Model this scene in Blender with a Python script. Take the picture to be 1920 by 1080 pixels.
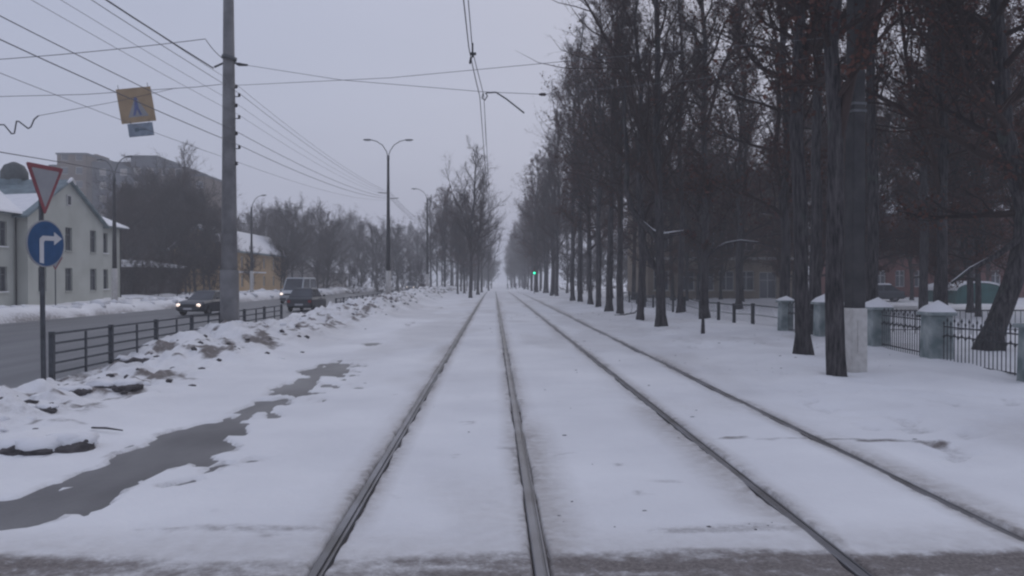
import bpy, bmesh, math, random
import numpy as np
from mathutils import Vector, Matrix, Euler

for o in list(bpy.data.objects): bpy.data.objects.remove(o)
R = math.radians
scene = bpy.context.scene
C = scene.collection

# ------------------------------------------------------------------ camera
CAM_H = 1.97
cam = bpy.data.cameras.new('camera'); cam_o = bpy.data.objects.new('camera', cam); C.objects.link(cam_o)
cam.sensor_width = 36.0; cam.lens = 36.0 * 1500 / 1920
cam.clip_start = 0.1; cam.clip_end = 5000
cam_o.location = (0, 0, CAM_H)
cam_o.rotation_euler = (R(90 - 0.61), 0, R(-1.3))
scene.camera = cam_o
CAM_R = Euler(cam_o.rotation_euler).to_matrix()

def ray(px, py):
    return CAM_R @ Vector(((px - 960) / 1500, (540 - py) / 1500, -1))
def gp(px, py, z=0.0):                      # point of the ground plane z seen at a place of the photograph
    d = ray(px, py); t = (z - CAM_H) / d.z
    return Vector((d.x * t, d.y * t, z))
def at(px, py, Y):                          # point at distance Y
    d = ray(px, py); t = Y / d.y
    return Vector((d.x * t, Y, CAM_H + d.z * t))
def atx(px, py, X):                         # point on the plane x = X
    d = ray(px, py); t = X / d.x
    return Vector((X, d.y * t, CAM_H + d.z * t))

# ------------------------------------------------------------------ world, sun, exposure
SUN_EL, SUN_AZ = 38.0, 20.0
w = bpy.data.worlds.new('World'); scene.world = w; w.use_nodes = True
nt = w.node_tree; nt.nodes.clear()
wo = nt.nodes.new('ShaderNodeOutputWorld'); bg = nt.nodes.new('ShaderNodeBackground')
sky = nt.nodes.new('ShaderNodeTexSky'); sky.sky_type = 'NISHITA'; sky.sun_disc = False
sky.sun_elevation = R(SUN_EL); sky.sun_rotation = R(SUN_AZ); sky.air_density = 2.0; sky.dust_density = 4.0
tc = nt.nodes.new('ShaderNodeTexCoord'); mp = nt.nodes.new('ShaderNodeMapping')
mp.inputs['Scale'].default_value = (1.2, 1.2, 3.2)
cn = nt.nodes.new('ShaderNodeTexNoise'); cn.inputs['Scale'].default_value = 1.3; cn.inputs['Detail'].default_value = 3
cr = nt.nodes.new('ShaderNodeValToRGB')
cr.color_ramp.elements[0].position = 0.3; cr.color_ramp.elements[0].color = (4.12, 4.48, 5.92, 1)
cr.color_ramp.elements[1].position = 0.7; cr.color_ramp.elements[1].color = (4.56, 4.90, 6.38, 1)
mx = nt.nodes.new('ShaderNodeMixRGB'); mx.inputs[0].default_value = 0.93
nt.links.new(tc.outputs['Generated'], mp.inputs[0]); nt.links.new(mp.outputs[0], cn.inputs['Vector'])
nt.links.new(cn.outputs['Fac'], cr.inputs[0])
nt.links.new(sky.outputs[0], mx.inputs[1]); nt.links.new(cr.outputs[0], mx.inputs[2])
nt.links.new(mx.outputs[0], bg.inputs[0]); bg.inputs[1].default_value = 0.1
nt.links.new(bg.outputs[0], wo.inputs[0])
sun = bpy.data.lights.new('sun', 'SUN'); sun.energy = 0.5; sun.angle = R(60); sun.color = (1.0, 0.95, 0.92)
sun_o = bpy.data.objects.new('sun', sun); C.objects.link(sun_o)
sd = Vector((math.sin(R(SUN_AZ)) * math.cos(R(SUN_EL)), math.cos(R(SUN_AZ)) * math.cos(R(SUN_EL)), math.sin(R(SUN_EL))))
sun_o.rotation_euler = sd.to_track_quat('Z', 'Y').to_euler(); sun_o.location = (0, 0, 60)
vs = scene.view_settings; vs.view_transform = 'Standard'; vs.look = 'None'; vs.exposure = 0.0; vs.gamma = 1.0
vs.use_curve_mapping = False
scene.render.engine = 'CYCLES'
try:
    scene.cycles.filter_width = 2.3
    scene.cycles.use_light_tree = False; w.cycles.sampling_method = 'MANUAL'; w.cycles.sample_map_resolution = 64
    scene.cycles.volume_bounces = 1; scene.cycles.diffuse_bounces = 2; scene.cycles.glossy_bounces = 2
    scene.cycles.transmission_bounces = 2; scene.cycles.max_bounces = 4; scene.cycles.caustics_reflective = False; scene.cycles.caustics_refractive = False
except Exception: pass

# ------------------------------------------------------------------ helpers
def tag(o, label=None, cat=None, group=None, kind=None):
    if label: o['label'] = label
    if cat: o['category'] = cat
    if group: o['group'] = group
    if kind: o['kind'] = kind
    return o
def empty(name, loc=(0, 0, 0), rz=0.0, label=None, cat=None, group=None):
    o = bpy.data.objects.new(name, None); C.objects.link(o); o.empty_display_size = 0.3
    o.location = loc; o.rotation_euler = (0, 0, rz)
    return tag(o, label, cat, group)
def children(o): return [c for c in bpy.data.objects if c.parent == o]
def copy_tree(o, parent=None, kids=None):
    c = o.copy(); C.objects.link(c); c.parent = parent
    for ch in (kids if kids is not None else children(o)): copy_tree(ch, c)
    return c

class MB:
    def __init__(s): s.v = []; s.f = []; s.sm = []
    def add(s, vs, fs, smooth=False):
        n = len(s.v); s.v += [tuple(p) for p in vs]; s.f += [tuple(i + n for i in f) for f in fs]; s.sm += [smooth] * len(fs); return s
    def box(s, x0, y0, z0, x1, y1, z1):
        v = [(x, y, z) for z in (z0, z1) for y in (y0, y1) for x in (x0, x1)]
        return s.add(v, [(0, 2, 3, 1), (4, 5, 7, 6), (0, 1, 5, 4), (2, 6, 7, 3), (0, 4, 6, 2), (1, 3, 7, 5)])
    def cbox(s, c, d):
        return s.box(c[0] - d[0] / 2, c[1] - d[1] / 2, c[2] - d[2] / 2, c[0] + d[0] / 2, c[1] + d[1] / 2, c[2] + d[2] / 2)
    def frustum(s, c, w0, d0, w1, d1, h):
        x, y, z = c
        v = [(x + sx * w0 / 2, y + sy * d0 / 2, z) for sx, sy in ((-1, -1), (1, -1), (1, 1), (-1, 1))] + \
            [(x + sx * w1 / 2, y + sy * d1 / 2, z + h) for sx, sy in ((-1, -1), (1, -1), (1, 1), (-1, 1))]
        return s.add(v, [(3, 2, 1, 0), (4, 5, 6, 7), (0, 1, 5, 4), (1, 2, 6, 5), (2, 3, 7, 6), (3, 0, 4, 7)])
    def prism(s, pts, axis, a, b):      # polygon pts extruded along an axis between a and b
        def mk(p, t):
            return {'x': (t, p[0], p[1]), 'y': (p[0], t, p[1]), 'z': (p[0], p[1], t)}[axis]
        n = len(pts)
        v = [mk(p, a) for p in pts] + [mk(p, b) for p in pts]
        f = [tuple(range(n)), tuple(range(2 * n - 1, n - 1, -1))] + [(i, i + n, (i + 1) % n + n, (i + 1) % n) for i in range(n)]
        return s.add(v, f)
    def tube(s, pts, rad, n=8, cap=True):
        pts = [Vector(p) for p in pts]
        if not hasattr(rad, '__len__'): rad = [rad] * len(pts)
        ref = None; vs = []
        for i, p in enumerate(pts):
            t = (pts[min(i + 1, len(pts) - 1)] - pts[max(i - 1, 0)]).normalized()
            if ref is None:
                ref = t.cross(Vector((0.31, 0.17, 0.93)))
                if ref.length < 0.1: ref = t.cross(Vector((1, 0, 0)))
            a = (ref - t * ref.dot(t)).normalized(); ref = a; b = t.cross(a)
            for k in range(n):
                an = 2 * math.pi * k / n
                vs.append(p + (a * math.cos(an) + b * math.sin(an)) * rad[i])
        fs = []
        for i in range(len(pts) - 1):
            for k in range(n):
                fs.append((i * n + k, i * n + (k + 1) % n, (i + 1) * n + (k + 1) % n, (i + 1) * n + k))
        s.add(vs, fs, n > 5)
        if cap:
            m = len(s.v) - len(vs)
            s.f.append(tuple(m + k for k in range(n - 1, -1, -1))); s.sm.append(False)
            e = m + (len(pts) - 1) * n
            s.f.append(tuple(e + k for k in range(n))); s.sm.append(False)
        return s
    def lathe(s, prof, n=16, c=(0, 0, 0)):
        vs = [(c[0] + r * math.cos(2 * math.pi * k / n), c[1] + r * math.sin(2 * math.pi * k / n), c[2] + z) for r, z in prof for k in range(n)]
        fs = [(i * n + k, i * n + (k + 1) % n, (i + 1) * n + (k + 1) % n, (i + 1) * n + k) for i in range(len(prof) - 1) for k in range(n)]
        return s.add(vs, fs, True)
    def xf(s, M):
        s.v = [tuple(M @ Vector(p)) for p in s.v]; return s
    def mesh(s, name, mat):
        me = bpy.data.meshes.new(name); me.from_pydata(s.v, [], s.f); me.validate()
        if len(s.sm) == len(me.polygons): me.polygons.foreach_set('use_smooth', s.sm)
        if mat: me.materials.append(mat)
        me.update(); return me
    def build(s, name, mat, parent=None, loc=None, rot=None, bevel=0):
        o = bpy.data.objects.new(name, s.mesh(name, mat)); C.objects.link(o)
        if parent: o.parent = parent
        if loc is not None: o.location = loc
        if rot is not None: o.rotation_euler = rot
        if bevel:
            m = o.modifiers.new('bevel', 'BEVEL'); m.width = bevel; m.segments = 2; m.limit_method = 'ANGLE'
        return o
def np_mesh(name, verts, faces, mat, smooth=False):      # verts (n,3), faces (m,k) numpy
    me = bpy.data.meshes.new(name)
    n, m, k = len(verts), len(faces), faces.shape[1]
    me.vertices.add(n); me.vertices.foreach_set('co', verts.astype(np.float32).ravel())
    me.loops.add(m * k); me.loops.foreach_set('vertex_index', faces.astype(np.int32).ravel())
    me.polygons.add(m); me.polygons.foreach_set('loop_start', np.arange(0, m * k, k, dtype=np.int32))
    me.polygons.foreach_set('loop_total', np.full(m, k, dtype=np.int32))
    if smooth: me.polygons.foreach_set('use_smooth', np.ones(m, dtype=bool))
    if mat: me.materials.append(mat)
    me.update(calc_edges=True); me.validate()
    return me

# ------------------------------------------------------------------ materials
def mat(name, col, rough=0.8, var=0.15, scale=6.0, bump=0.0, bscale=30.0, col2=None, metal=0.0, spec=0.3, emit=None, estr=0.0, detail=4, obj=True):
    m = bpy.data.materials.new(name); m.use_nodes = True
    n = m.node_tree; b = n.nodes['Principled BSDF']
    b.inputs['Roughness'].default_value = rough; b.inputs['Metallic'].default_value = metal
    b.inputs['Specular IOR Level'].default_value = spec
    t = n.nodes.new('ShaderNodeTexCoord'); nz = n.nodes.new('ShaderNodeTexNoise')
    nz.inputs['Scale'].default_value = scale; nz.inputs['Detail'].default_value = detail
    n.links.new(t.outputs['Object'], nz.inputs['Vector'])
    rp = n.nodes.new('ShaderNodeValToRGB')
    c2 = col2 or tuple(min(1, c * (1 + var)) for c in col)
    c1 = tuple(c * (1 - var) for c in col) if not col2 else col
    rp.color_ramp.elements[0].position = 0.35; rp.color_ramp.elements[0].color = (*c1, 1)
    rp.color_ramp.elements[1].position = 0.65; rp.color_ramp.elements[1].color = (*c2, 1)
    n.links.new(nz.outputs['Fac'], rp.inputs[0]); n.links.new(rp.outputs[0], b.inputs['Base Color'])
    if bump:
        nb = n.nodes.new('ShaderNodeTexNoise'); nb.inputs['Scale'].default_value = bscale; nb.inputs['Detail'].default_value = 5
        n.links.new(t.outputs['Object'], nb.inputs['Vector'])
        bp = n.nodes.new('ShaderNodeBump'); bp.inputs['Strength'].default_value = bump; bp.inputs['Distance'].default_value = 0.05
        n.links.new(nb.outputs['Fac'], bp.inputs['Height']); n.links.new(bp.outputs[0], b.inputs['Normal'])
    if emit:
        b.inputs['Emission Color'].default_value = (*emit, 1); b.inputs['Emission Strength'].default_value = estr; m.cycles.emission_sampling = 'NONE'
    return m

M = {}
M['bark'] = mat('bark', (0.048, 0.045, 0.047), 0.9, scale=3.0, bump=0.8, bscale=18, col2=(0.095, 0.088, 0.089))
def bark_mat():
    m = bpy.data.materials.new('ridged_bark'); m.use_nodes = True; n = m.node_tree; b = n.nodes['Principled BSDF']; b.inputs['Roughness'].default_value = 0.92; b.inputs['Specular IOR Level'].default_value = 0.2
    t = n.nodes.new('ShaderNodeTexCoord'); mp = n.nodes.new('ShaderNodeMapping'); mp.inputs['Scale'].default_value = (16, 16, 2.2); n.links.new(t.outputs['Object'], mp.inputs[0])
    z = n.nodes.new('ShaderNodeTexNoise'); z.inputs['Scale'].default_value = 1.0; z.inputs['Detail'].default_value = 6; z.inputs['Roughness'].default_value = 0.65; n.links.new(mp.outputs[0], z.inputs['Vector'])
    r = n.nodes.new('ShaderNodeValToRGB'); r.color_ramp.elements[0].position = 0.36; r.color_ramp.elements[0].color = (0.022, 0.021, 0.023, 1); r.color_ramp.elements[1].position = 0.66; r.color_ramp.elements[1].color = (0.11, 0.10, 0.10, 1)
    z2 = n.nodes.new('ShaderNodeTexNoise'); z2.inputs['Scale'].default_value = 1.6; z2.inputs['Detail'].default_value = 4; n.links.new(t.outputs['Object'], z2.inputs['Vector'])
    r2 = n.nodes.new('ShaderNodeValToRGB'); r2.color_ramp.elements[0].position = 0.60; r2.color_ramp.elements[0].color = (0, 0, 0, 1); r2.color_ramp.elements[1].position = 0.68; r2.color_ramp.elements[1].color = (.55, .55, .55, 1)
    mx = n.nodes.new('ShaderNodeMixRGB'); n.links.new(z.outputs['Fac'], r.inputs[0]); n.links.new(z2.outputs['Fac'], r2.inputs[0]); n.links.new(r2.outputs[0], mx.inputs[0]); n.links.new(r.outputs[0], mx.inputs[1]); mx.inputs[2].default_value = (0.075, 0.088, 0.075, 1)
    n.links.new(mx.outputs[0], b.inputs['Base Color'])
    bp = n.nodes.new('ShaderNodeBump'); bp.inputs['Strength'].default_value = 0.9; bp.inputs['Distance'].default_value = 0.04; n.links.new(z.outputs['Fac'], bp.inputs['Height']); n.links.new(bp.outputs[0], b.inputs['Normal'])
    return m
M['bark'] = bark_mat()
M['bark_birch'] = mat('bark_pale', (0.12, 0.11, 0.11), 0.9, scale=2.0, bump=0.5, bscale=14, col2=(0.26, 0.25, 0.25))
M['twig'] = mat('twig', (0.032, 0.025, 0.024), 0.9, scale=0.35, col2=(0.064, 0.043, 0.037))
M['leaf'] = mat('dry_leaf', (0.070, 0.032, 0.026), 0.85, scale=1.2, col2=(0.13, 0.058, 0.042))
M['snow'] = mat('fresh_snow', (0.80, 0.80, 0.82), 0.75, scale=3, bump=0.25, bscale=9, col2=(0.86, 0.86, 0.87))
M['concrete'] = mat('pole_concrete', (0.16, 0.157, 0.158), 0.85, scale=2.2, bump=0.3, bscale=30, col2=(0.25, 0.245, 0.245), detail=7)
M['pole_dark'] = mat('weathered_concrete', (0.042, 0.041, 0.043), 0.85, scale=2.2, bump=0.3, bscale=30, col2=(0.075, 0.072, 0.072))
M['whitewash'] = mat('whitewash', (0.50, 0.48, 0.45), 0.85, scale=7, bump=0.15, bscale=50, col2=(0.62, 0.60, 0.57))
M['steel'] = mat('galvanised_steel', (0.13, 0.135, 0.14), 0.55, scale=8, metal=0.3)
M['iron'] = mat('black_iron', (0.045, 0.047, 0.05), 0.6, scale=10)
M['fence_grey'] = mat('grey_painted_steel', (0.075, 0.08, 0.088), 0.55, scale=7, var=0.25)
M['wire'] = mat('wire', (0.11, 0.11, 0.12), 0.6, scale=5)
M['rail'] = mat('rail_steel', (0.13, 0.125, 0.125), 0.40, scale=1.2, metal=0.3, bump=0.1, bscale=60, col2=(0.24, 0.24, 0.26))
M['bed'] = mat('dirty_slush', (0.085, 0.075, 0.072), 0.8, scale=4, bump=0.6, bscale=25, col2=(0.16, 0.145, 0.14))
M['pillar'] = mat('green_pillar_plaster', (0.15, 0.19, 0.19), 0.85, scale=2.6, bump=0.3, bscale=22, col2=(0.36, 0.39, 0.385), detail=6)
M['white_sign'] = mat('sign_white', (0.55, 0.55, 0.56), 0.5, scale=5, var=0.06)
M['grey_sign'] = mat('sign_grey_face', (0.30, 0.30, 0.31), 0.5, scale=4, var=0.06)
M['red_sign'] = mat('sign_red', (0.25, 0.075, 0.085), 0.5, scale=5, var=0.12)
M['blue_sign'] = mat('sign_blue', (0.030, 0.085, 0.19), 0.5, scale=5, var=0.1)
M['orange_sign'] = mat('sign_orange', (0.38, 0.28, 0.18), 0.5, scale=3, var=0.1)
M['blue_fig'] = mat('sign_figure_blue', (0.13, 0.15, 0.28), 0.5, scale=5)
M['glass'] = mat('window_glass', (0.05, 0.055, 0.065), 0.15, scale=0.7, var=0.4, spec=0.5)
M['tyre'] = mat('tyre_rubber', (0.02, 0.02, 0.022), 0.85)
M['rim'] = mat('wheel_rim', (0.22, 0.22, 0.23), 0.4, metal=0.6)
M['headlamp'] = mat('lit_headlamp', (0.9, 0.85, 0.8), 0.2, emit=(1.0, 0.80, 0.68), estr=1.6)
M['lamp_off'] = mat('lamp_lens', (0.45, 0.45, 0.46), 0.3)
M['tail'] = mat('tail_lamp', (0.30, 0.02, 0.02), 0.3)
M['green_lit'] = mat('lit_green_lens', (0.05, 0.5, 0.3), 0.3, emit=(0.03, 1.0, 0.52), estr=3.0)
M['lens_red_off'] = mat('unlit_red_lens', (0.10, 0.02, 0.02), 0.4)
M['lens_amber_off'] = mat('unlit_amber_lens', (0.11, 0.06, 0.02), 0.4)
M['frame_white'] = mat('window_frame', (0.55, 0.55, 0.54), 0.6, scale=5, var=0.08)
M['insulator'] = mat('brown_insulator', (0.07, 0.06, 0.06), 0.4)

# snow ground: colour by the stored stain attribute
def ground_mat():
    m = bpy.data.materials.new('snow_ground'); m.use_nodes = True; n = m.node_tree; b = n.nodes['Principled BSDF']
    b.inputs['Roughness'].default_value = 0.8; b.inputs['Specular IOR Level'].default_value = 0.2
    g = n.nodes.new('ShaderNodeNewGeometry'); a = n.nodes.new('ShaderNodeAttribute'); a.attribute_name = 'stain_shade'
    def noise(s, d, l):
        z = n.nodes.new('ShaderNodeTexNoise'); z.inputs['Scale'].default_value = s; z.inputs['Detail'].default_value = d
        z.inputs['Roughness'].default_value = l; n.links.new(g.outputs['Position'], z.inputs['Vector']); return z
    n1 = noise(0.35, 5, 0.55); n2 = noise(7.0, 6, 0.65); n3 = noise(38, 3, 0.6)
    r = n.nodes.new('ShaderNodeValToRGB'); r.color_ramp.elements[0].position = 0.3; r.color_ramp.elements[0].color = (0.77, 0.77, 0.785, 1)
    r.color_ramp.elements[1].position = 0.7; r.color_ramp.elements[1].color = (0.92, 0.92, 0.925, 1)
    n.links.new(n1.outputs['Fac'], r.inputs[0])
    def mth(op, x, y):
        q = n.nodes.new('ShaderNodeMath'); q.operation = op
        for i, e in enumerate((x, y)):
            if isinstance(e, (int, float)): q.inputs[i].default_value = e
            else: n.links.new(e, q.inputs[i])
        return q.outputs[0]
    k = mth('ADD', mth('MULTIPLY', n2.outputs['Fac'], 1.5), mth('SUBTRACT', mth('MULTIPLY', n3.outputs['Fac'], 0.8), 0.65))
    k = mth('MULTIPLY', a.outputs['Fac'], mth('ADD', k, 0.35))
    kr = n.nodes.new('ShaderNodeMapRange'); kr.inputs[1].default_value = 0.18; kr.inputs[2].default_value = 0.85; kr.interpolation_type = 'SMOOTHSTEP'
    n.links.new(k, kr.inputs[0])
    dr = n.nodes.new('ShaderNodeValToRGB'); dr.color_ramp.elements[0].position = 0.3; dr.color_ramp.elements[0].color = (0.12, 0.105, 0.10, 1)
    dr.color_ramp.elements[1].position = 0.75; dr.color_ramp.elements[1].color = (0.30, 0.27, 0.255, 1)
    n.links.new(n3.outputs['Fac'], dr.inputs[0])
    # sandy film beside the rails
    a2 = n.nodes.new('ShaderNodeAttribute'); a2.attribute_name = 'sand'
    s = mth('MULTIPLY', a2.outputs['Fac'], mth('ADD', mth('MULTIPLY', n2.outputs['Fac'], 1.2), 0.0))
    mxs = n.nodes.new('ShaderNodeMixRGB'); n.links.new(s, mxs.inputs[0]); n.links.new(r.outputs[0], mxs.inputs[1])
    mxs.inputs[2].default_value = (0.36, 0.325, 0.295, 1)
    mx = n.nodes.new('ShaderNodeMixRGB'); n.links.new(kr.outputs[0], mx.inputs[0]); n.links.new(mxs.outputs[0], mx.inputs[1]); n.links.new(dr.outputs[0], mx.inputs[2])
    n.links.new(mx.outputs[0], b.inputs['Base Color'])
    bp = n.nodes.new('ShaderNodeBump'); bp.inputs['Strength'].default_value = 0.6; bp.inputs['Distance'].default_value = 0.05
    n.links.new(n2.outputs['Fac'], bp.inputs['Height']); n.links.new(bp.outputs[0], b.inputs['Normal'])
    return m
M['ground'] = ground_mat()
def road_mat(name, c1, c2, rough, streak):
    m = bpy.data.materials.new(name); m.use_nodes = True; n = m.node_tree; b = n.nodes['Principled BSDF']
    g = n.nodes.new('ShaderNodeNewGeometry'); mp = n.nodes.new('ShaderNodeMapping'); mp.inputs['Scale'].default_value = (1.0, streak, 1)
    n.links.new(g.outputs['Position'], mp.inputs[0])
    z = n.nodes.new('ShaderNodeTexNoise'); z.inputs['Scale'].default_value = 1.1; z.inputs['Detail'].default_value = 6; n.links.new(mp.outputs[0], z.inputs['Vector'])
    r = n.nodes.new('ShaderNodeValToRGB'); r.color_ramp.elements[0].position = 0.35; r.color_ramp.elements[0].color = (*c1, 1)
    r.color_ramp.elements[1].position = 0.68; r.color_ramp.elements[1].color = (*c2, 1)
    n.links.new(z.outputs['Fac'], r.inputs[0]); n.links.new(r.outputs[0], b.inputs['Base Color'])
    z2 = n.nodes.new('ShaderNodeTexNoise'); z2.inputs['Scale'].default_value = 45; z2.inputs['Detail'].default_value = 3; n.links.new(g.outputs['Position'], z2.inputs['Vector'])
    bp = n.nodes.new('ShaderNodeBump'); bp.inputs['Strength'].default_value = 0.25; bp.inputs['Distance'].default_value = 0.02
    n.links.new(z2.outputs['Fac'], bp.inputs['Height']); n.links.new(bp.outputs[0], b.inputs['Normal'])
    b.inputs['Roughness'].default_value = rough; b.inputs['Specular IOR Level'].default_value = 0.35
    return m
M['road'] = road_mat('wet_asphalt', (0.10, 0.10, 0.105), (0.16, 0.16, 0.165), 0.45, 0.12)
M['path'] = road_mat('wet_path_asphalt', (0.075, 0.070, 0.070), (0.18, 0.172, 0.17), 0.38, 0.5)

# ------------------------------------------------------------------ ground
def hash2(ix, iy, seed):
    h = (ix.astype(np.int64) * 374761393 + iy.astype(np.int64) * 668265263 + seed * 974634777) & 0xFFFFFFFF
    h = ((h ^ (h >> 13)) * 1274126177) & 0xFFFFFFFF
    return ((h ^ (h >> 16)) & 0xFFFFFF) / float(0xFFFFFF)
def vnoise(x, y, seed=0):
    x = np.asarray(x, float); y = np.asarray(y, float)
    ix = np.floor(x); iy = np.floor(y); fx = x - ix; fy = y - iy
    fx = fx * fx * (3 - 2 * fx); fy = fy * fy * (3 - 2 * fy)
    a = hash2(ix, iy, seed); b = hash2(ix + 1, iy, seed); c = hash2(ix, iy + 1, seed); d = hash2(ix + 1, iy + 1, seed)
    return (a * (1 - fx) + b * fx) * (1 - fy) + (c * (1 - fx) + d * fx) * fy
def fbm(x, y, o=4, seed=0):
    s = 0; a = 0.5; t = 0
    for i in range(o):
        s = s + a * vnoise(x * 2 ** i, y * 2 ** i, seed + i * 17); t += a; a *= 0.5
    return s / t
def sst(a, b, x):
    t = np.clip((np.asarray(x, float) - a) / (b - a), 0, 1); return t * t * (3 - 2 * t)

RAILS = (-1.196, 0.328, 2.49, 4.01)
def base_z(y):
    y = np.asarray(y, float)
    return -0.5 * sst(90, 220, y) - 0.003 * np.maximum(y - 220, 0)
def path_mask(x, y):      # 1 on the cleared footpath
    cx = -3.70 - 0.06 * np.sin(y * 0.35) + 0.20 * (fbm(x * 0.2 + 3, y * 0.45, 3, 5) - 0.5)
    wd = (0.40 + 0.26 * (fbm(x * 0.9, y * 0.7, 4, 9) - 0.5) * 2) * (1 - 0.85 * sst(10.5, 11.6, y) * (1 - sst(12.6, 14.0, y)) * 0.7)
    wd = wd + 0.10 * (1 - sst(6.2, 8.4, y)) - 0.9 * sst(6.6, 6.0, y)
    cx = cx - 0.35 * sst(8.5, 6.2, y)
    wd = wd * (1 - sst(18.6, 20.3, y)) - 0.5 * sst(19.5, 20.5, y)
    wd = wd + 0.75 * np.exp(-((y - 24.5) / 1.3) ** 2) + 0.62 * np.exp(-((y - 36) / 2.6) ** 2) + 0.6 * np.exp(-((y - 56) / 4.0) ** 2)
    e = np.abs(x - cx) - wd + 0.42 * (fbm(x * 3.2, y * 1.3, 4, 31) - 0.5) + 0.55 * (fbm(x * 2.2 + y * 2.6, y * 0.5 - x * 1.5, 3, 33) - 0.5) * (0.5 + (x > cx))
    e = e + 0.34 * (fbm(x * 8, y * 3.0, 3, 34) - 0.5) + 0.5 * sst(0.60, 0.74, fbm(x * 1.8 + y * 1.1, y * 0.8 - x * 0.6, 3, 39))
    m = sst(0.08, -0.04, e)
    step = sst(0.70, 0.76, fbm(x * 3.4 + y * 1.2, y * 1.6 - x * 1.5, 2, 37)) * sst(0.75, 0.3, np.abs(x - cx - 0.75)) * (y < 21) * (y > 7)
    m = np.maximum(m, step)
    junction = sst(-3.7, -4.5, x + 0.5 * (fbm(x, y, 3, 8) - 0.5)) * sst(5.7, 6.0, y) * sst(7.5, 7.0, y + 0.8 * (fbm(x * 0.8, y * 0.8, 3, 4) - 0.5))
    return np.maximum(m, junction)
BY = [0, 8, 10, 12, 14, 17, 18.6, 23.6, 30, 40, 59, 94, 140, 220]
BH = [0, .05, .40, .36, .16, .22, .52, .60, .52, .74, .92, .98, .9, .5]
def ground_z(x, y):
    x = np.asarray(x, float); y = np.asarray(y, float)
    z = 0.045 * (fbm(x * 0.55, y * 0.35, 3, 1) - 0.5) + 0.05 * (fbm(x * 2.2, y * 1.3, 4, 2) - 0.5) + 0.03 * sst(4.3, 5.5, x) * (fbm(x * 4.5, y * 2.6, 3, 4) - 0.5)
    foot = sst(0.58, 0.72, fbm(x * 2.8, y * 1.9, 2, 3)) * sst(4.4, 5.2, x) * sst(0.36, 0.5, fbm(x * 0.3, y * 0.2, 2, 6))
    z = z - 0.085 * foot
    far = sst(130, 150, y)
    # left snow bank along the fence
    H = np.interp(y, BY, BH)
    lump = fbm(x * 1.15, y * 0.85, 5, 21)
    rough = np.abs(fbm(x * 2.6, y * 2.0, 4, 77) - 0.5) * 2
    prof = sst(-4.7, -7.3, x) * sst(-8.62, -8.05, x)
    near = sst(7.2, 9.4, y + 1.2 * (fbm(x * 0.7, y * 0.7, 2, 12) - 0.5))
    z = z + near * prof * (H * (0.58 + 0.78 * lump) + 0.22 * (lump - 0.5) + 0.30 * (rough - 0.35) + 0.10 * (fbm(x * 6, y * 4.2, 3, 79) - 0.5))
    # park side, gentle drifts
    z = z + sst(4.6, 7.0, x) * (0.10 + 0.34 * (fbm(x * 0.42, y * 0.3, 4, 41) - 0.45) + 0.05 * (fbm(x * 2.4, y * 1.8, 4, 43) - 0.5))
    # far pavement bank beyond the road
    z = z + sst(-23.0, -24.3, x) * (0.38 + 0.50 * (fbm(x * 0.5, y * 0.3, 4, 61) - 0.4) + 0.45 * sst(62, 72, y) * sst(-26.5, -24.5, x) * fbm(x * 0.9, y * 0.6, 3, 71))
    # cleared places: road, footpath, rail grooves
    rd = sst(-8.5, -8.72, x + 0.10 * (fbm(x * 2, y * 1.5, 3, 15) - 0.5)) * sst(-23.6, -22.9, x)
    z = z * (1 - rd) - 0.42 * rd
    pm = path_mask(x, y); z = z - 0.075 * pm * (1 - rd)
    for i, rx in enumerate(RAILS):
        hw = 0.053 + 0.036 * (fbm(np.full_like(y, 7.3 * i), y * 2.4, 4, 51 + i) - 0.5) * 2 * np.where(x < rx, 1.0, 1.15) \
             + 0.02 * (fbm(np.full_like(y, 3.3 * i) + (x > rx) * 9, y * 5.5, 3, 81 + i) - 0.5)
        g = sst(hw + 0.024, hw - 0.012, np.abs(x - rx)) * (1 - far)
        z = z - 0.08 * g
    return z + base_z(y)
GRID = {}
def gz(x, y):
    xs, ys, Z = GRID['g']
    i = int(min(max(np.searchsorted(xs, x) - 1, 0), len(xs) - 2)); j = int(min(max(np.searchsorted(ys, y) - 1, 0), len(ys) - 2))
    u = (x - xs[i]) / (xs[i + 1] - xs[i]); v = (y - ys[j]) / (ys[j + 1] - ys[j])
    return float((Z[j, i] * (1 - u) + Z[j, i + 1] * u) * (1 - v) + (Z[j + 1, i] * (1 - u) + Z[j + 1, i + 1] * u) * v)

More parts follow.
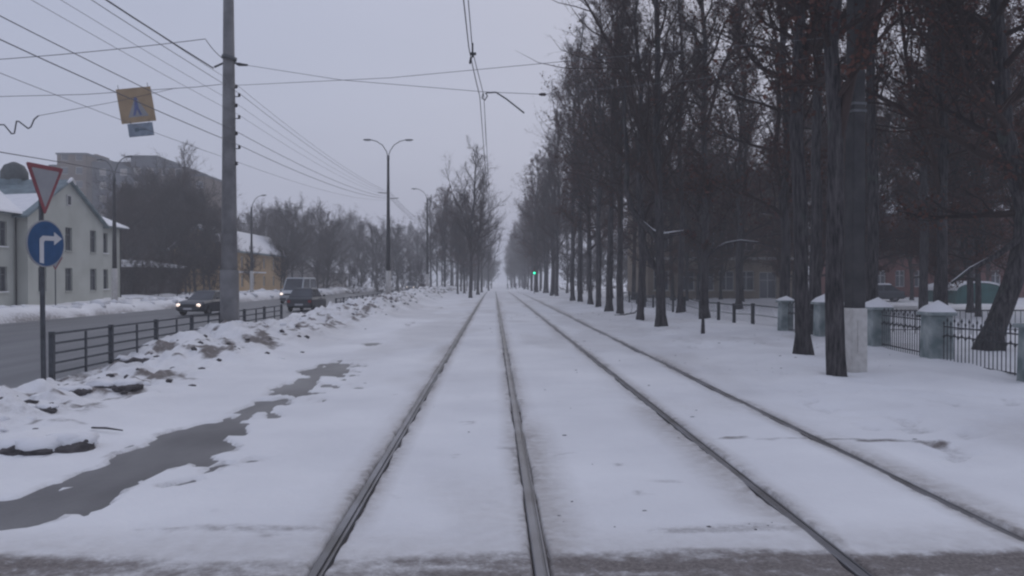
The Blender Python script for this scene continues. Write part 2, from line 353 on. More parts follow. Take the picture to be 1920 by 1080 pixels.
def build_ground():
    xs = list(np.arange(-15, 15.01, 0.16))
    xs = [x for x in xs if all(abs(x - r) > 0.22 for r in RAILS)]
    for r in RAILS: xs += list(np.linspace(r - 0.21, r + 0.21, 22))
    xs += list(np.arange(-8.9, -4.4, 0.075)) + list(np.arange(-4.6, -2.7, 0.06))
    x = 15.0; st = 0.25
    while x < 900: x += st; st *= 1.11; xs += [x]
    x = -15.0; st = 0.25
    while x > -900:
        x -= st; st = st * 1.11 if x < -30 else 0.3
        xs += [x]
    xs = sorted(xs); xs = np.array([xs[0]] + [b for a, b in zip(xs, xs[1:]) if b - a > 0.004])
    ys = [-4.0, -2.0, 0.0, 1.5, 2.8]; y = 3.6
    while y < 1500: ys.append(y); y *= 1.0105 if y < 70 else (1.018 if y < 250 else 1.08)
    ys = np.array(ys)
    X, Y = np.meshgrid(xs, ys); nx, ny = len(xs), len(ys)
    xf, yf = X.ravel(), Y.ravel()
    Z = ground_z(xf, yf); GRID['g'] = (xs, ys, Z.reshape(ny, nx))
    i = np.arange(nx * ny).reshape(ny, nx)
    F = np.stack([i[:-1, :-1], i[:-1, 1:], i[1:, 1:], i[1:, :-1]], -1).reshape(-1, 4)
    me = np_mesh('snow_ground', np.stack([xf, yf, Z], 1), F, M['ground'], True)
    # stains: grit on crossing, dirt on bank and roadside; also painted footprint shade
    st = 1.15 * sst(5.88, 5.45, yf + 0.8 * (fbm(xf * 0.35, yf * 1.4, 4, 91) - 0.5) + 0.25 * sst(2.4, 4.6, np.abs(xf - 0.5))*0)
    st = st * np.clip(0.1 + 1.7 * (fbm(xf * 0.5, yf * 2.2, 4, 92) - 0.12), 0, 1.2)
    band = np.exp(-((yf - 6.25 - 0.25 * (fbm(xf * 0.5, yf * 0, 2, 95) - 0.5)) / 0.16) ** 2)
    st = np.maximum(st, 0.55 * band * sst(0.42, 0.68, fbm(xf * 0.55, yf * 2, 3, 94)))
    lump = fbm(xf * 1.15, yf * 0.85, 5, 21)
    bank = sst(-5.3, -6.2, xf) * sst(-9.2, -8.2, xf) * sst(7.0, 8.5, yf)
    d = fbm(xf * 1.7, yf * 1.15, 4, 101)
    d2 = fbm(xf * 4.2, yf * 2.9, 3, 103); st = np.maximum(st, bank * np.maximum(sst(0.60, 0.68, d), sst(0.36, 0.5, d) * sst(0.60, 0.72, d2)))
    st = np.maximum(st, 0.52 * bank * fbm(xf * 2, yf * 1.4, 3, 107))
    st = np.maximum(st, 0.95 * sst(-8.0, -8.4, xf) * sst(-9.5, -8.7, xf) * (yf > 7))
    st = np.maximum(st, 0.85 * sst(-24.1, -23.2, xf) * (xf < -22.5) * (0.3 + lump))
    st = np.maximum(st, sst(-24.5, -25.5, xf) * sst(0.60, 0.70, fbm(xf * 0.8, yf * 0.5, 4, 105)) * 0.9 * (xf > -29))
    for r in RAILS: st = np.maximum(st, 0.5 * sst(0.22, 0.09, np.abs(xf - r)) * sst(0.40, 0.62, fbm(xf * 1.5, yf * 1.1, 4, int(180 + r * 9))) * (yf < 60))
    pm = path_mask(xf, yf); pn = path_mask(xf + 0.12, yf) + path_mask(xf - 0.12, yf); st = np.maximum(st, np.maximum(0.7 * pm, 0.30 * np.clip(pn, 0, 1) * fbm(xf * 3, yf * 2, 3, 119) * 2))
    st = np.maximum(st, 0.8 * sst(-3.4, -4.2, xf) * sst(-5.6, -4.6, xf) * sst(6.3, 5.9, yf) * (yf > 5))
    # specks and scrapes between the rails and across the verge
    sp = fbm(xf * 2.3, yf * 3.1, 3, 111)
    tie = np.exp(-((yf - 9.85 + 0.12 * (xf - 3.2) - 0.25 * (fbm(xf * 1.3, yf * 0, 3, 115) - 0.5)) / 0.13) ** 2) * (xf > 2.3) * (xf < 5.5) + 0.6 * np.exp(-((yf - 6.98) / 0.03) ** 2) * (xf > -0.7) * (xf < 0.3)
    st = np.maximum(st, 0.95 * tie * sst(0.40, 0.60, fbm(xf * 2.4, yf * 6, 4, 113)))
    st = np.maximum(st, 0.55 * sst(0.70, 0.80, sp) * sst(0.52, 0.66, fbm(xf * 0.35, yf * 0.3, 3, 117)) * (xf > -6) * (xf < 12) * (yf < 60))
    foot = sst(0.58, 0.72, fbm(xf * 2.8, yf * 1.9, 2, 3)) * sst(4.4, 5.2, xf) * sst(0.36, 0.5, fbm(xf * 0.3, yf * 0.2, 2, 6))
    st = np.maximum(st, 0.42 * foot * (xf < 11))  # shade of the hollows painted into the snow colour to strengthen footprint relief
    sand = np.zeros_like(xf)
    for r, s in zip(RAILS, (-1, 1, -1, 1)):
        dd = (xf - r) * s
        wv = 0.35 + 0.5 * fbm(xf * 0.1, yf * 0.16, 3, int(120 + r * 10))
        sand = np.maximum(sand, sst(wv, 0.05, dd) * (dd > 0) * sst(0.35, 0.65, fbm(xf * 0.3, yf * 0.22, 3, int(140 + r * 7))))
        sand = np.maximum(sand, 0.95 * sst(0.30, 0.05, np.abs(xf - r)) * (0.4 + fbm(xf * 2, yf * 0.8, 3, int(160 + r * 9))))
    sand = np.maximum(sand, 0.34 * sst(0.48, 0.66, fbm(xf * 0.45, yf * 0.16, 4, 131)) * (xf > -6) * (xf < 12))
    sand = np.maximum(sand, 0.5 * sst(6.6, 5.7, yf)) * (1 - sst(60, 120, yf))
    for nm, arr in (('stain_shade', st), ('sand', sand)):
        at_ = me.attributes.new(nm, 'FLOAT', 'POINT'); at_.data.foreach_set('value', arr.astype(np.float32))
    o = bpy.data.objects.new('snow_ground', me); C.objects.link(o)
    tag(o, 'snow covered ground with tram track verge, banks and park', None, kind='structure')
build_ground()

def strip(name, xs, y0, y1, z, m, label, ny=60):      # a flat sheet that follows the fall of the ground
    ys = [y0 + (y1 - y0) * (k / ny) ** 2.2 for k in range(ny + 1)]
    V = [(x, y, float(base_z(y)) + z) for y in ys for x in xs]; n = len(xs)
    F = [(j * n + i, j * n + i + 1, (j + 1) * n + i + 1, (j + 1) * n + i) for j in range(ny) for i in range(n - 1)]
    return tag(MB().add(V, F, True).build(name, m), label, None, kind='structure')
strip('road', (-23.4, -20, -16, -12, -8.6), -4, 1400, -0.13, M['road'], 'wet grey asphalt road beside the tram track')
strip('footpath', (-5.6, -4.0, -3.0, -2.4), 5.0, 62, -0.033, M['path'], 'strip of wet asphalt footpath cleared of snow')
strip('track_bed', (-1.6, 0.0, 2.0, 4.4), -4, 150, -0.048, M['bed'], 'dark slush and dirt in the rail grooves')

# ------------------------------------------------------------------ rails
lab = ['left rail of the left tram track, curving least to the left edge', 'right rail of the left tram track, nearly straight ahead',
       'left rail of the right tram track', 'rightmost rail, the right rail of the right tram track']
lab[0] = 'leftmost rail, the left rail of the left tram track'
for rx, lb in zip(RAILS, lab):
    ys = [-3.0] + list(np.geomspace(2.0, 146, 60))
    prof = [(-0.050, -0.07), (-0.050, -0.012), (-0.042, -0.005), (0.010, -0.004), (0.015, -0.024), (0.030, -0.024), (0.033, -0.010), (0.046, -0.010), (0.049, -0.07)]
    n = len(prof); V = []; F = []
    for y in ys:
        b = float(base_z(y)); V += [(rx + px, y, b + pz) for px, pz in prof]
    for j in range(len(ys) - 1):
        F += [(j * n + i, j * n + i + 1, (j + 1) * n + i + 1, (j + 1) * n + i) for i in range(n - 1)]
    tag(MB().add(V, F).build('tram_rail', M['rail']), 'grey steel ' + lb, 'rail', 'tram rails')

# ------------------------------------------------------------------ bare trees
SHAPE = {}
def tree_proto(seed, H, r0, clean, spread, nl, up=(30, 62), wob=0.25, twk=1.0, trad=0.007, leaves=0, snowy=0, axis=None, limbs_extra=(), low=1.0, top=0.25, nb=9, tlen=1.0, forks=0, fsp=0.26):
    rg = random.Random(seed); npr = np.random.default_rng(seed)
    trunk = MB(); crown = MB(); snow = MB()
    if axis is None:
        n = 13; pts = []; ox = oy = 0
        for i in range(n):
            t = i / (n - 1); pts.append(Vector((ox, oy, H * t)))
            ox += rg.uniform(-wob, wob) * (0.3 + t); oy += rg.uniform(-wob, wob) * (0.3 + t)
    else: pts = [Vector(p) for p in axis]; n = len(pts)
    cum = [0]
    for a, b in zip(pts, pts[1:]): cum.append(cum[-1] + (b - a).length)
    Ln = cum[-1]
    def rad_at(t): return r0 * (0.12 + 0.88 * (1 - t) ** 0.85)
    def pos(t):
        s = t * Ln
        for i in range(n - 1):
            if cum[i + 1] >= s:
                return pts[i].lerp(pts[i + 1], (s - cum[i]) / (cum[i + 1] - cum[i])), (pts[i + 1] - pts[i]).normalized()
        return pts[-1], (pts[-1] - pts[-2]).normalized()
    fl = [Vector(pts[0]) + Vector((0, 0, -0.25)), Vector(pts[0]) + (pts[1] - pts[0]).normalized() * 0.12, Vector(pts[0]) + (pts[1] - pts[0]).normalized() * 0.5]
    tp = fl + pts[1:]
    tr = [r0 * 1.30, r0 * 1.14, r0 * 1.02] + [rad_at(cum[i] / Ln) for i in range(1, n)]
    nv0 = len(trunk.v); trunk.tube(tp, tr, 12)
    for i in range(nv0, len(trunk.v)):          # knobbly bark outline
        p = trunk.v[i]; k = 1 + (0.30 * math.sin((i % 12) * 2.1 + seed) if i - nv0 < 24 else 0.06 * math.sin((i % 12) * 2.6 + p[2]))
        p = (pts[0].x + (p[0] - pts[0].x) * k, pts[0].y + (p[1] - pts[0].y) * k, p[2]) if i - nv0 < 24 else p
        trunk.v[i] = (p[0] * 1.0 + (rg.random() - 0.5) * 0.03 * r0 / 0.2, p[1] + (rg.random() - 0.5) * 0.03 * r0 / 0.2, p[2])
    segs = []      # (p, d, length left) seeds for twigs
    def limb(start, d, L, r, nseg, lvl, droop=0.0, lift=0.35):
        P = [start]; dd = d.normalized(); rr = [r]
        for i in range(nseg):
            dd = (dd + Vector((rg.gauss(0, .17), rg.gauss(0, .17), rg.gauss(0, .12) + lift * 0.22 - droop))).normalized()
            P.append(P[-1] + dd * (L / nseg)); rr.append(r * (1 - 0.88 * (i + 1) / nseg))
        crown.tube(P, rr, 6 if lvl == 0 else (4 if lvl == 1 else 3), cap=False)
        return P, rr
    az = rg.random() * 6.28
    limb_list = []
    for f in range(forks):
        t = clean * rg.uniform(0.85, 1.3); s, td = pos(t); a = rg.random() * 6.28
        d = Vector((math.cos(a) * fsp, math.sin(a) * fsp, 1))
        limb_list.append((s, d, (1 - t) * Ln * rg.uniform(.7, .9), rad_at(t) * 0.7, 1.6))
    for i in range(nl):
        t = clean + (0.98 - clean) * ((i + rg.random() * 0.8) / nl) ** 0.92
        s, td = pos(t); az += 2.4 + rg.uniform(-0.6, 0.6)
        u = (t - clean) / (1 - clean)
        el = R(up[0] + (up[1] - up[0]) * u + rg.uniform(-12, 12))
        L = spread * (low * (1 - u) + top * u + 0.55 * math.sin(math.pi * min(1, u * 1.1)) ** 0.8) * rg.choice((0.5, 0.75, 0.95, 1.1, 1.45)) * rg.uniform(0.85, 1.15)
        d = Vector((math.cos(az) * math.cos(el), math.sin(az) * math.cos(el), math.sin(el)))
        limb_list.append((s, d, L, min(rad_at(t) * 0.6, 0.03 * L + 0.012), 1.0))
    for (s, d, L, r, dense) in limb_list:
        P, rr = limb(s, d, L, r, 7, 0)
        if snowy and abs(d.z) < 0.45 and rg.random() < snowy * 2:
            j0 = rg.randint(0, 2); snow.tube([p + Vector((0, 0, q * 0.75)) for p, q in zip(P[j0:j0 + 3], rr[j0:])], [q * f for q, f in zip(rr[j0:j0 + 3], (.3, .6, .25))], 5)
        k = max(3, int(nb * dense * min(1.5, 0.35 + L / spread)))
        for j in range(k):
            u = 0.15 + 0.85 * (j + rg.random()) / k; q = u * 7; i0 = min(6, int(q))
            p = P[i0].lerp(P[i0 + 1], q - i0); ax = (P[i0 + 1] - P[i0]).normalized()
            rnd = Vector((rg.gauss(0, 1), rg.gauss(0, 1), rg.gauss(0.25, 0.7))).normalized()
            bd = (ax * 0.75 + rnd * 0.8).normalized(); bl = L * 0.42 * (1.1 - 0.55 * u) * rg.uniform(0.6, 1.25)
            B, br = limb(p, bd, bl, max(rr[i0] * 0.5, 0.008), 4, 1, lift=0.25)
            for a, b in zip(B, B[1:]): segs.append((a, b, bl))
        for a, b in zip(P[2:], P[3:]): segs.append((a, b, L * 0.4))
    # twigs, two orders, as tapered spikes
    A = np.array([tuple(a) for a, b, l in segs]); Bv = np.array([tuple(b) for a, b, l in segs]); LL = np.array([l for a, b, l in segs])
    nt1 = int(len(segs) * 4.5 * twk); idx = npr.integers(0, len(segs), nt1); tt = npr.random(nt1)[:, None]
    base = A[idx] * (1 - tt) + Bv[idx] * tt; ax = Bv[idx] - A[idx]; ax /= np.linalg.norm(ax, axis=1)[:, None] + 1e-9
    dr = ax * 0.7 + npr.normal(0, 0.62, (nt1, 3)) + np.array([0, 0, 0.18]); dr /= np.linalg.norm(dr, axis=1)[:, None]
    ln = (0.25 + 0.75 * npr.random(nt1)) * np.clip(LL[idx] * 0.75, 0.3, 1.1) * tlen
    tip = base + dr * ln[:, None]
    nt2 = int(nt1 * 1.7); id2 = npr.integers(0, nt1, nt2); t2 = 0.25 + 0.7 * npr.random(nt2)
    b2 = base[id2] + dr[id2] * (ln[id2] * t2)[:, None]
    d2 = dr[id2] * 0.8 + npr.normal(0, 0.6, (nt2, 3)); d2 /= np.linalg.norm(d2, axis=1)[:, None]
    tip2 = b2 + d2 * (ln[id2] * (0.25 + 0.35 * npr.random(nt2)))[:, None]
    Bs = np.concatenate([base, b2]); Ts = np.concatenate([tip, tip2]); rads = np.concatenate([np.full(nt1, trad), np.full(nt2, trad * 0.75)])
    D = Ts - Bs; D /= np.linalg.norm(D, axis=1)[:, None] + 1e-9
    U = np.cross(D, np.array([0.3, 0.5, 0.81])); U /= np.linalg.norm(U, axis=1)[:, None] + 1e-9; W = np.cross(D, U)
    N = len(Bs); ring = [Bs + (U * math.cos(2.094 * k) + W * math.sin(2.094 * k)) * rads[:, None] for k in range(3)]
    Vt = np.stack(ring + [Ts], 1).reshape(-1, 3); o4 = np.arange(N)[:, None] * 4
    Ft = np.concatenate([o4 + np.array([[a, b, 3]]) for a, b in ((0, 1), (1, 2), (2, 0))])
    # crown tubes (quads) to triangles, joined with the twigs
    cv = np.array(crown.v); cf = np.array([f for f in crown.f if len(f) == 4]); ct = np.concatenate([cf[:, [0, 1, 2]], cf[:, [0, 2, 3]]])
    allv = np.concatenate([cv, Vt]); allf = np.concatenate([ct, Ft + len(cv)])
    SHAPE[seed] = allv[allv[:, 2] > 8][::7]
    tm = trunk.mesh('trunk', M['bark']); cm = np_mesh('crown', allv, allf, M['twig'], False)
    parts = [('trunk', tm), ('crown', cm)]
    if leaves:
        id3 = npr.integers(0, N, leaves); q = Bs[id3] * 0.3 + Ts[id3] * 0.7 + npr.normal(0, 0.05, (leaves, 3))
        u = npr.normal(0, 1, (leaves, 3)); u /= np.linalg.norm(u, axis=1)[:, None]; v = np.cross(u, npr.normal(0, 1, (leaves, 3))); v /= np.linalg.norm(v, axis=1)[:, None]
        sz = (0.026 + 0.03 * npr.random(leaves))[:, None]; wv = np.cross(u, v)
        V4 = np.stack([q - u * sz * 1.4, q + v * sz + wv * sz * .3, q + u * sz * 1.4, q - v * sz + wv * sz * .3], 1).reshape(-1, 3)
        F4 = np.arange(leaves * 4).reshape(-1, 4); parts.append(('leaves', np_mesh('leaves', V4, F4, M['leaf'])))
    for (P, r) in limbs_extra:
        pass
    if snow.v: parts.append(('snow', snow.mesh('snow', M['snow'])))
    return parts

PROTO = {
 'tall1': tree_proto(1, 21, 0.19, 0.26, 2.5, 34, (22, 64), leaves=5500, snowy=0.05, twk=0.85, forks=1, top=0.3, fsp=0.14),
 'tall2': tree_proto(2, 23, 0.20, 0.32, 2.3, 34, (28, 68), wob=0.20, leaves=700, snowy=0.04, twk=0.8, forks=1, top=0.28, fsp=0.12),
 'tall3': tree_proto(3, 19, 0.18, 0.20, 2.8, 34, (15, 60), wob=0.30, leaves=9500, snowy=0.06, twk=0.85, forks=2, top=0.35, fsp=0.16),
 'tall4': tree_proto(4, 22, 0.185, 0.28, 2.4, 34, (24, 64), wob=0.25, leaves=3000, twk=0.85, forks=2, top=0.3, fsp=0.13),
 'mid':   tree_proto(5, 12, 0.16, 0.20, 3.2, 32, (25, 60), leaves=0, trad=0.010, twk=0.75, forks=2),
 'round': tree_proto(6, 11, 0.17, 0.22, 3.9, 34, (15, 70), leaves=0, trad=0.011, twk=0.95, forks=3, low=0.8, top=0.5, fsp=0.45),
 'round2': tree_proto(7, 12, 0.17, 0.18, 3.5, 34, (20, 72), leaves=0, trad=0.011, twk=0.95, forks=3, low=0.9, top=0.5, fsp=0.4),
 'slim':  tree_proto(8, 17, 0.15, 0.18, 2.0, 34, (35, 72), leaves=0, trad=0.008, twk=0.75, forks=1, fsp=0.12),
 'low':   tree_proto(12, 15, 0.17, 0.12, 3.4, 34, (-4, 58), wob=0.33, leaves=15000, forks=2, top=0.4, twk=0.85),
 'bush':  tree_proto(13, 5, 0.06, 0.05, 2.2, 24, (10, 70), wob=0.2, forks=3, twk=0.9, trad=0.011, top=0.5, fsp=0.6, nb=6),
 'open':  tree_proto(10, 18, 0.21, 0.24, 3.3, 26, (32, 64), wob=0.30, twk=0.8, trad=0.009, forks=3, top=0.5, fsp=0.3),
 'open2': tree_proto(11, 17, 0.18, 0.30, 2.4, 24, (40, 68), wob=0.2, twk=0.75, trad=0.009, forks=3, top=0.5, fsp=0.16),
 'sapling': tree_proto(9, 6, 0.055, 0.45, 1.4, 12, (25, 60), leaves=300, nb=5, wob=0.12),
}
PREV = {}
def place_tree(kind, x, y, s=1.0, rz=None, label='', group=None, tilt=(0, 0), name='bare_tree', parts=None, sz=None, z=None):
    rg = random.Random(int(x * 131 + y * 977) & 0xFFFF)
    e = empty(name, (x, y, (gz(x, y) if z is None else z) - 0.02), 0, label, 'tree', group)
    e.rotation_euler = (R(tilt[0]), R(tilt[1]), rg.random() * 6.28 if rz is None else rz)
    e.scale = (s, s, sz or s)
    for nm, me in (parts or PROTO[kind]):
        o = bpy.data.objects.new(nm, me); C.objects.link(o); o.parent = e
        if nm in ('crown', 'leaves', 'snow', 'bough'): o['kind'] = 'stuff'
    return e

ORD = ['first', 'second', 'third', 'fourth', 'fifth', 'sixth', 'seventh', 'eighth', 'ninth', 'tenth', 'eleventh', 'twelfth', 'thirteenth', 'fourteenth', 'fifteenth',
       'sixteenth', 'seventeenth', 'eighteenth', 'nineteenth', 'twentieth', 'twenty first', 'twenty second', 'twenty third', 'twenty fourth', 'twenty fifth', 'twenty sixth', 'twenty seventh', 'twenty eighth', 'twenty ninth', 'thirtieth']
def order_labels(trees, fmt, key):
    for i, e in enumerate(sorted(trees, key=key)): e['label'] = fmt % ORD[i]
bearing = lambda e: e.location.x / e.location.y
# --- the row of trees on the right, nearest first
def tp(px, py, z=0.0):
    p = gp(px, py, z); return p.x, p.y
def turned_from_track(seed, lo=0.0):          # crowns over the track are lopped: the short side of the crown faces it
    P = SHAPE[seed]; best = None
    for k in range(24):
        a = k * math.pi / 12; m = np.percentile(P[:, 0] * math.cos(a) - P[:, 1] * math.sin(a), 0.3)
        if best is None or m > best[0]: best = (m, a)
    return best[1]
SEED = {'tall1': 1, 'tall2': 2, 'tall3': 3, 'tall4': 4, 'slim': 8}
def rtree(px, py, kind, s, label, rz=None, tilt=(0, 0), group='tall bare trees right of the tracks', sz=None, z=0.0, name='bare_tree'):
    x, y = tp(px, py, z)
    if x < 8.5: rz = turned_from_track(SEED[kind]) + random.Random(px).uniform(-.9, .9)
    return place_tree(kind, x, y, s, rz, label, group, tilt, name, sz=sz)
rtree(1568, 711, 'tall1', 0.95, 'dark bare trunk nearest the tracks, just left of the concrete pole with whitewashed foot', 0.4, (0, 1.5))
rtree(1506, 678, 'tall4', 0.98, 'dark bare tree standing between the nearest trunk and the hidden green pillar', 2.0, (0, -1))
rtree(1530, 636, 'tall2', 1.0, 'dark trunk right behind the iron fence, beside the second tree from the pole', 1.0)
rtree(1471, 615, 'tall3', 1.1, 'stout bare tree left of the farthest green pillar', 4.0)
rtree(1636, 640, 'tall2', 0.95, 'straight dark trunk behind the fence, right of the whitewashed concrete pole', 3.0)
rtree(1731, 600, 'tall4', 1.15, 'thick dark trunk in the park, seen between the two nearest snow capped pillars', 0.2)
rtree(1766, 640, 'tall1', 0.9, 'dark trunk rising straight behind the second nearest green pillar', 5.0)
rtree(1385, 582, 'tall3', 1.1, 'forked bare tree behind the low mesh fence, left of the stout tree', 1.1)
rtree(1322, 600, 'tall2', 1.0, 'thick trunk at the mesh fence, behind the thin sapling', 2.2)
rtree(1275, 592, 'tall4', 0.9, 'bare tree at the mesh fence between the forked tree and the thick trunk', 2.9)
rtree(1200, 603, 'slim', 1.1, 'slim bare tree beside a fallen branch on the snow', 0.9)
rtree(1163, 591, 'tall1', 0.95, 'slender tree just left of the fallen branch', 3.9)
rtree(1142, 588, 'tall2', 0.95, 'tree leaning right, paired with a slender one left of the fallen branch', 1.9, (0, 3))
rtree(1122, 578, 'tall4', 1.0, 'tree in the tight row left of the leaning pair, nearest of that row', 0.7)
rtree(1107, 574, 'tall3', 1.0, 'second tree of the tight row left of the leaning pair', 5.2)
rtree(1088, 570, 'tall2', 1.02, 'third tree of the tight row left of the leaning pair', 2.6)
rtree(1074, 566, 'tall1', 1.05, 'last tree of the tight row, beside a gap towards the green signal', 1.2)
rtree(1044, 557, 'tall4', 0.95, 'dark trunk right of the green traffic signal, nearest of three', 4.4)
rtree(1034, 555, 'slim', 1.1, 'middle trunk of three right of the green traffic signal', 3.3)
rtree(1026, 551, 'tall2', 0.9, 'farthest trunk of three right of the green traffic signal', 0.5)

# forked tree with the snowy bough
fx, fy = tp(1240, 616)
PR_FORK = tree_proto(31, 19, 0.20, 0.24, 2.2, 26, (34, 68), wob=0.15, leaves=800, twk=0.62, forks=1, fsp=0.1)
bough = MB(); sn = MB()
Pb = [(0, 0, 2.5), (0.15, 0.25, 3.3), (0.7, 0.5, 3.75), (0.1, 0.6, 3.9), (-0.7, 0.6, 4.2), (-1.25, 0.6, 4.8), (-1.5, 0.6, 5.7), (-1.45, 0.5, 7.2), (-1.7, 0.4, 9.5), (-1.6, 0.3, 12)]
Pb = [(0, 0, 3.3), (-0.35, 0, 3.75), (-0.8, 0, 4.15), (-1.2, 0, 4.75), (-1.42, 0.05, 5.5), (-1.35, 0.1, 6.6), (-1.5, 0.1, 8.5), (-1.35, 0.2, 11.0)]
bough.tube(Pb, [.13, .13, .125, .12, .115, .10, .08, .03], 8); bough.tube([(0, 0, 2.0), (-.5, 0, 2.75), (-.75, 0.1, 3.5), (-.7, .2, 5)], [.12, .11, .09, .03], 7)
sn.tube([Vector(p) + Vector((0, -0.03, 0.10)) for p in ((0.9, -.05, 3.78), (0.45, -.05, 3.72), (0.05, -.05, 3.66), (-.35, 0, 3.80), (-.75, 0, 4.15))], [.010, .020, .030, .032, .012], 6)
bough.tube([(0, 0, 3.5), (.45, -.05, 3.7), (.95, -.05, 3.78), (1.5, 0, 3.6)], [.09, .07, .05, .02], 6)
place_tree(None, fx, fy, 1.0, 0, 'forked bare tree with a snow covered crooked bough reaching left', 'tall bare trees right of the tracks',
           parts=PR_FORK + [('bough', bough.mesh('bough', M['bark'])), ('snow', sn.mesh('snow', M['snow']))])
# thin sapling with an arching snowy branch
sx, sy = tp(1318, 627)
bough = MB(); sn = MB(); arc = [(0.0, 0, 2.55), (0.35, 0, 3.0), (0.8, 0, 3.25), (1.35, 0, 3.35), (2.0, 0, 3.28), (2.6, 0, 3.1)]
bough.tube([(0, 0, 1.0)] + arc, [.045, .05, .045, .04, .035, .025, .01], 6); sn.tube([Vector(p) + Vector((0, 0, .035)) for p in arc[1:5]], [.006, .014, .013, .005], 6)
place_tree(None, sx, sy, 1.0, 0, 'thin sapling on the verge with a snowy branch arching right', 'tall bare trees right of the tracks', name='sapling',
           parts=PROTO['sapling'] + [('bough', bough.mesh('bough', M['bark'])), ('snow', sn.mesh('snow', M['snow']))])
# the leaning tree behind the iron fence
lx, ly = tp(1850, 668)
axis = [(0, 0, 0), (0.25, 0, 0.7), (0.52, 0, 1.4), (0.78, 0, 2.1), (0.95, 0, 2.9), (0.98, 0, 3.6), (0.72, 0, 4.5), (0.45, 0, 5.6), (0.35, 0, 7), (0.2, 0, 9), (0.3, 0, 12), (0.2, 0, 15)]
PR_LEAN = tree_proto(33, 15, 0.27, 0.24, 3.6, 40, (5, 60), axis=axis, leaves=8000, snowy=0.15, twk=.8)
bough = MB(); sn = MB(); bl = [(0.8, -0.1, 2.9), (0.1, -0.2, 2.45), (-0.6, -0.25, 2.1), (-1.1, -0.3, 1.75)]
bough.tube(bl, [.10, .075, .055, .03], 6); sn.tube([Vector(p) + Vector((0, 0, .05)) for p in bl], [.008, .018, .02, .008], 6)
place_tree(None, lx, ly, 1.0, 0, 'leaning bare tree with crooked trunk behind the nearest iron fence panel', 'tall bare trees right of the tracks', name='leaning_tree',
           parts=PR_LEAN + [('bough', bough.mesh('bough', M['bark'])), ('snow', sn.mesh('snow', M['snow']))])

# the rest of the park and the far rows
rg = random.Random(5)
kinds = ['tall1', 'tall2', 'tall3', 'tall4', 'slim']
PT = []
for i in range(28):
    for _ in range(30):
        x = rg.uniform(12.5, 44); y = rg.uniform(23, 74)
        if x / y < 0.72 and not (30 < x < 40 and 52 < y < 66): break
    k = rg.choice(['low', 'tall3', 'low', 'tall3', 'tall1', 'low'])
    PT.append(place_tree(k, x, y, rg.uniform(0.75, 1.05), None, 'tree', 'park trees behind the fence'))
order_labels(PT, 'bare brown tree deep in the fenced park, %s from the right edge', lambda e: -bearing(e))
ROWS = {7.2: [], 11.5: [], 16.5: []}
y = 62.0
while y < 420:
    for x in (7.2, 11.5, 16.5):
        if (x == 7.2 and y < 100) or (x > 11 and rg.random() < (0.35 if x < 12 else 0.6)): continue
        xx = x + rg.uniform(-1.0, 1.0); yy = y + rg.uniform(-3, 3)
        if x > 12 and y > 190: continue
        kk = rg.choice(kinds); t_ = place_tree(kk, xx, yy, rg.uniform(0.85, 1.08), turned_from_track(SEED[kk]) + rg.uniform(-1.0, 1.0) if x < 8 else None, 'hazy bare tree in the long receding row right of the tracks', 'receding row of trees on the right'); ROWS[x].append(t_)
    y += 8 if y < 160 else 16
for x, nm in ((7.2, 'trackside row beyond the green signal'), (11.5, 'second row from the tracks on the right'), (16.5, 'third row from the tracks on the right')):
    for i, e in enumerate(sorted(ROWS[x], key=lambda e: e.location.y)[:12]): e['label'] = 'hazy bare tree, %s nearest of the %s' % (ORD[i], nm)
# the group left of the tracks
for (px, py, k, s, lb) in ((882, 556, 'open', .90, 'tallest dark tree left of the tracks, nearest of its clump'), (896, 550, 'open', .86, 'bare tree just right of the tallest one left of the tracks'),
                          (858, 549, 'open2', .74, 'forked tree in the middle of the clump left of the tracks'), (834, 546, 'open2', .90, 'slender tree between the far lamp post and the forked tree'),
                          (808, 544, 'open2', .98, 'leftmost tree of the clump left of the tracks'), (903, 545, 'open', .85, 'tree on the right edge of the clump left of the tracks'),
                          (871, 547, 'open', .80, 'bare tree behind the forked one in the clump left of the tracks'), (846, 543, 'open2', .92, 'upright tree in the back of the clump left of the tracks'),
                          (820, 542, 'open', .78, 'spreading tree in the back of the clump, near the far lamp post'), (916, 541, 'open', .86, 'farthest tree of the clump, nearest to the left rail')):
    x, y_ = tp(px, py, 0.15); place_tree(k, x, y_, s, None, lb, 'clump of trees left of the tracks')
FL = {-4.6: [], -8.0: []}
y = 120.0
while y < 430:
    for x in (-4.6, -8.0):
        t_ = place_tree(rg.choice(kinds + ['mid']), x + rg.uniform(-.9, .9), y + rg.uniform(-4, 4), rg.uniform(0.55, 0.8), None, 'hazy bare tree in the far row left of the tracks', 'far row of trees on the left'); FL[x].append(t_)
    y += 13 if y < 200 else 22
for x, nm in ((-4.6, 'far row next to the left rail'), (-8.0, 'far row along the road, left of the tracks')):
    for i, e in enumerate(sorted(FL[x], key=lambda e: e.location.y)[:10]): e['label'] = 'hazy bare tree, %s nearest of the %s' % (ORD[i], nm)
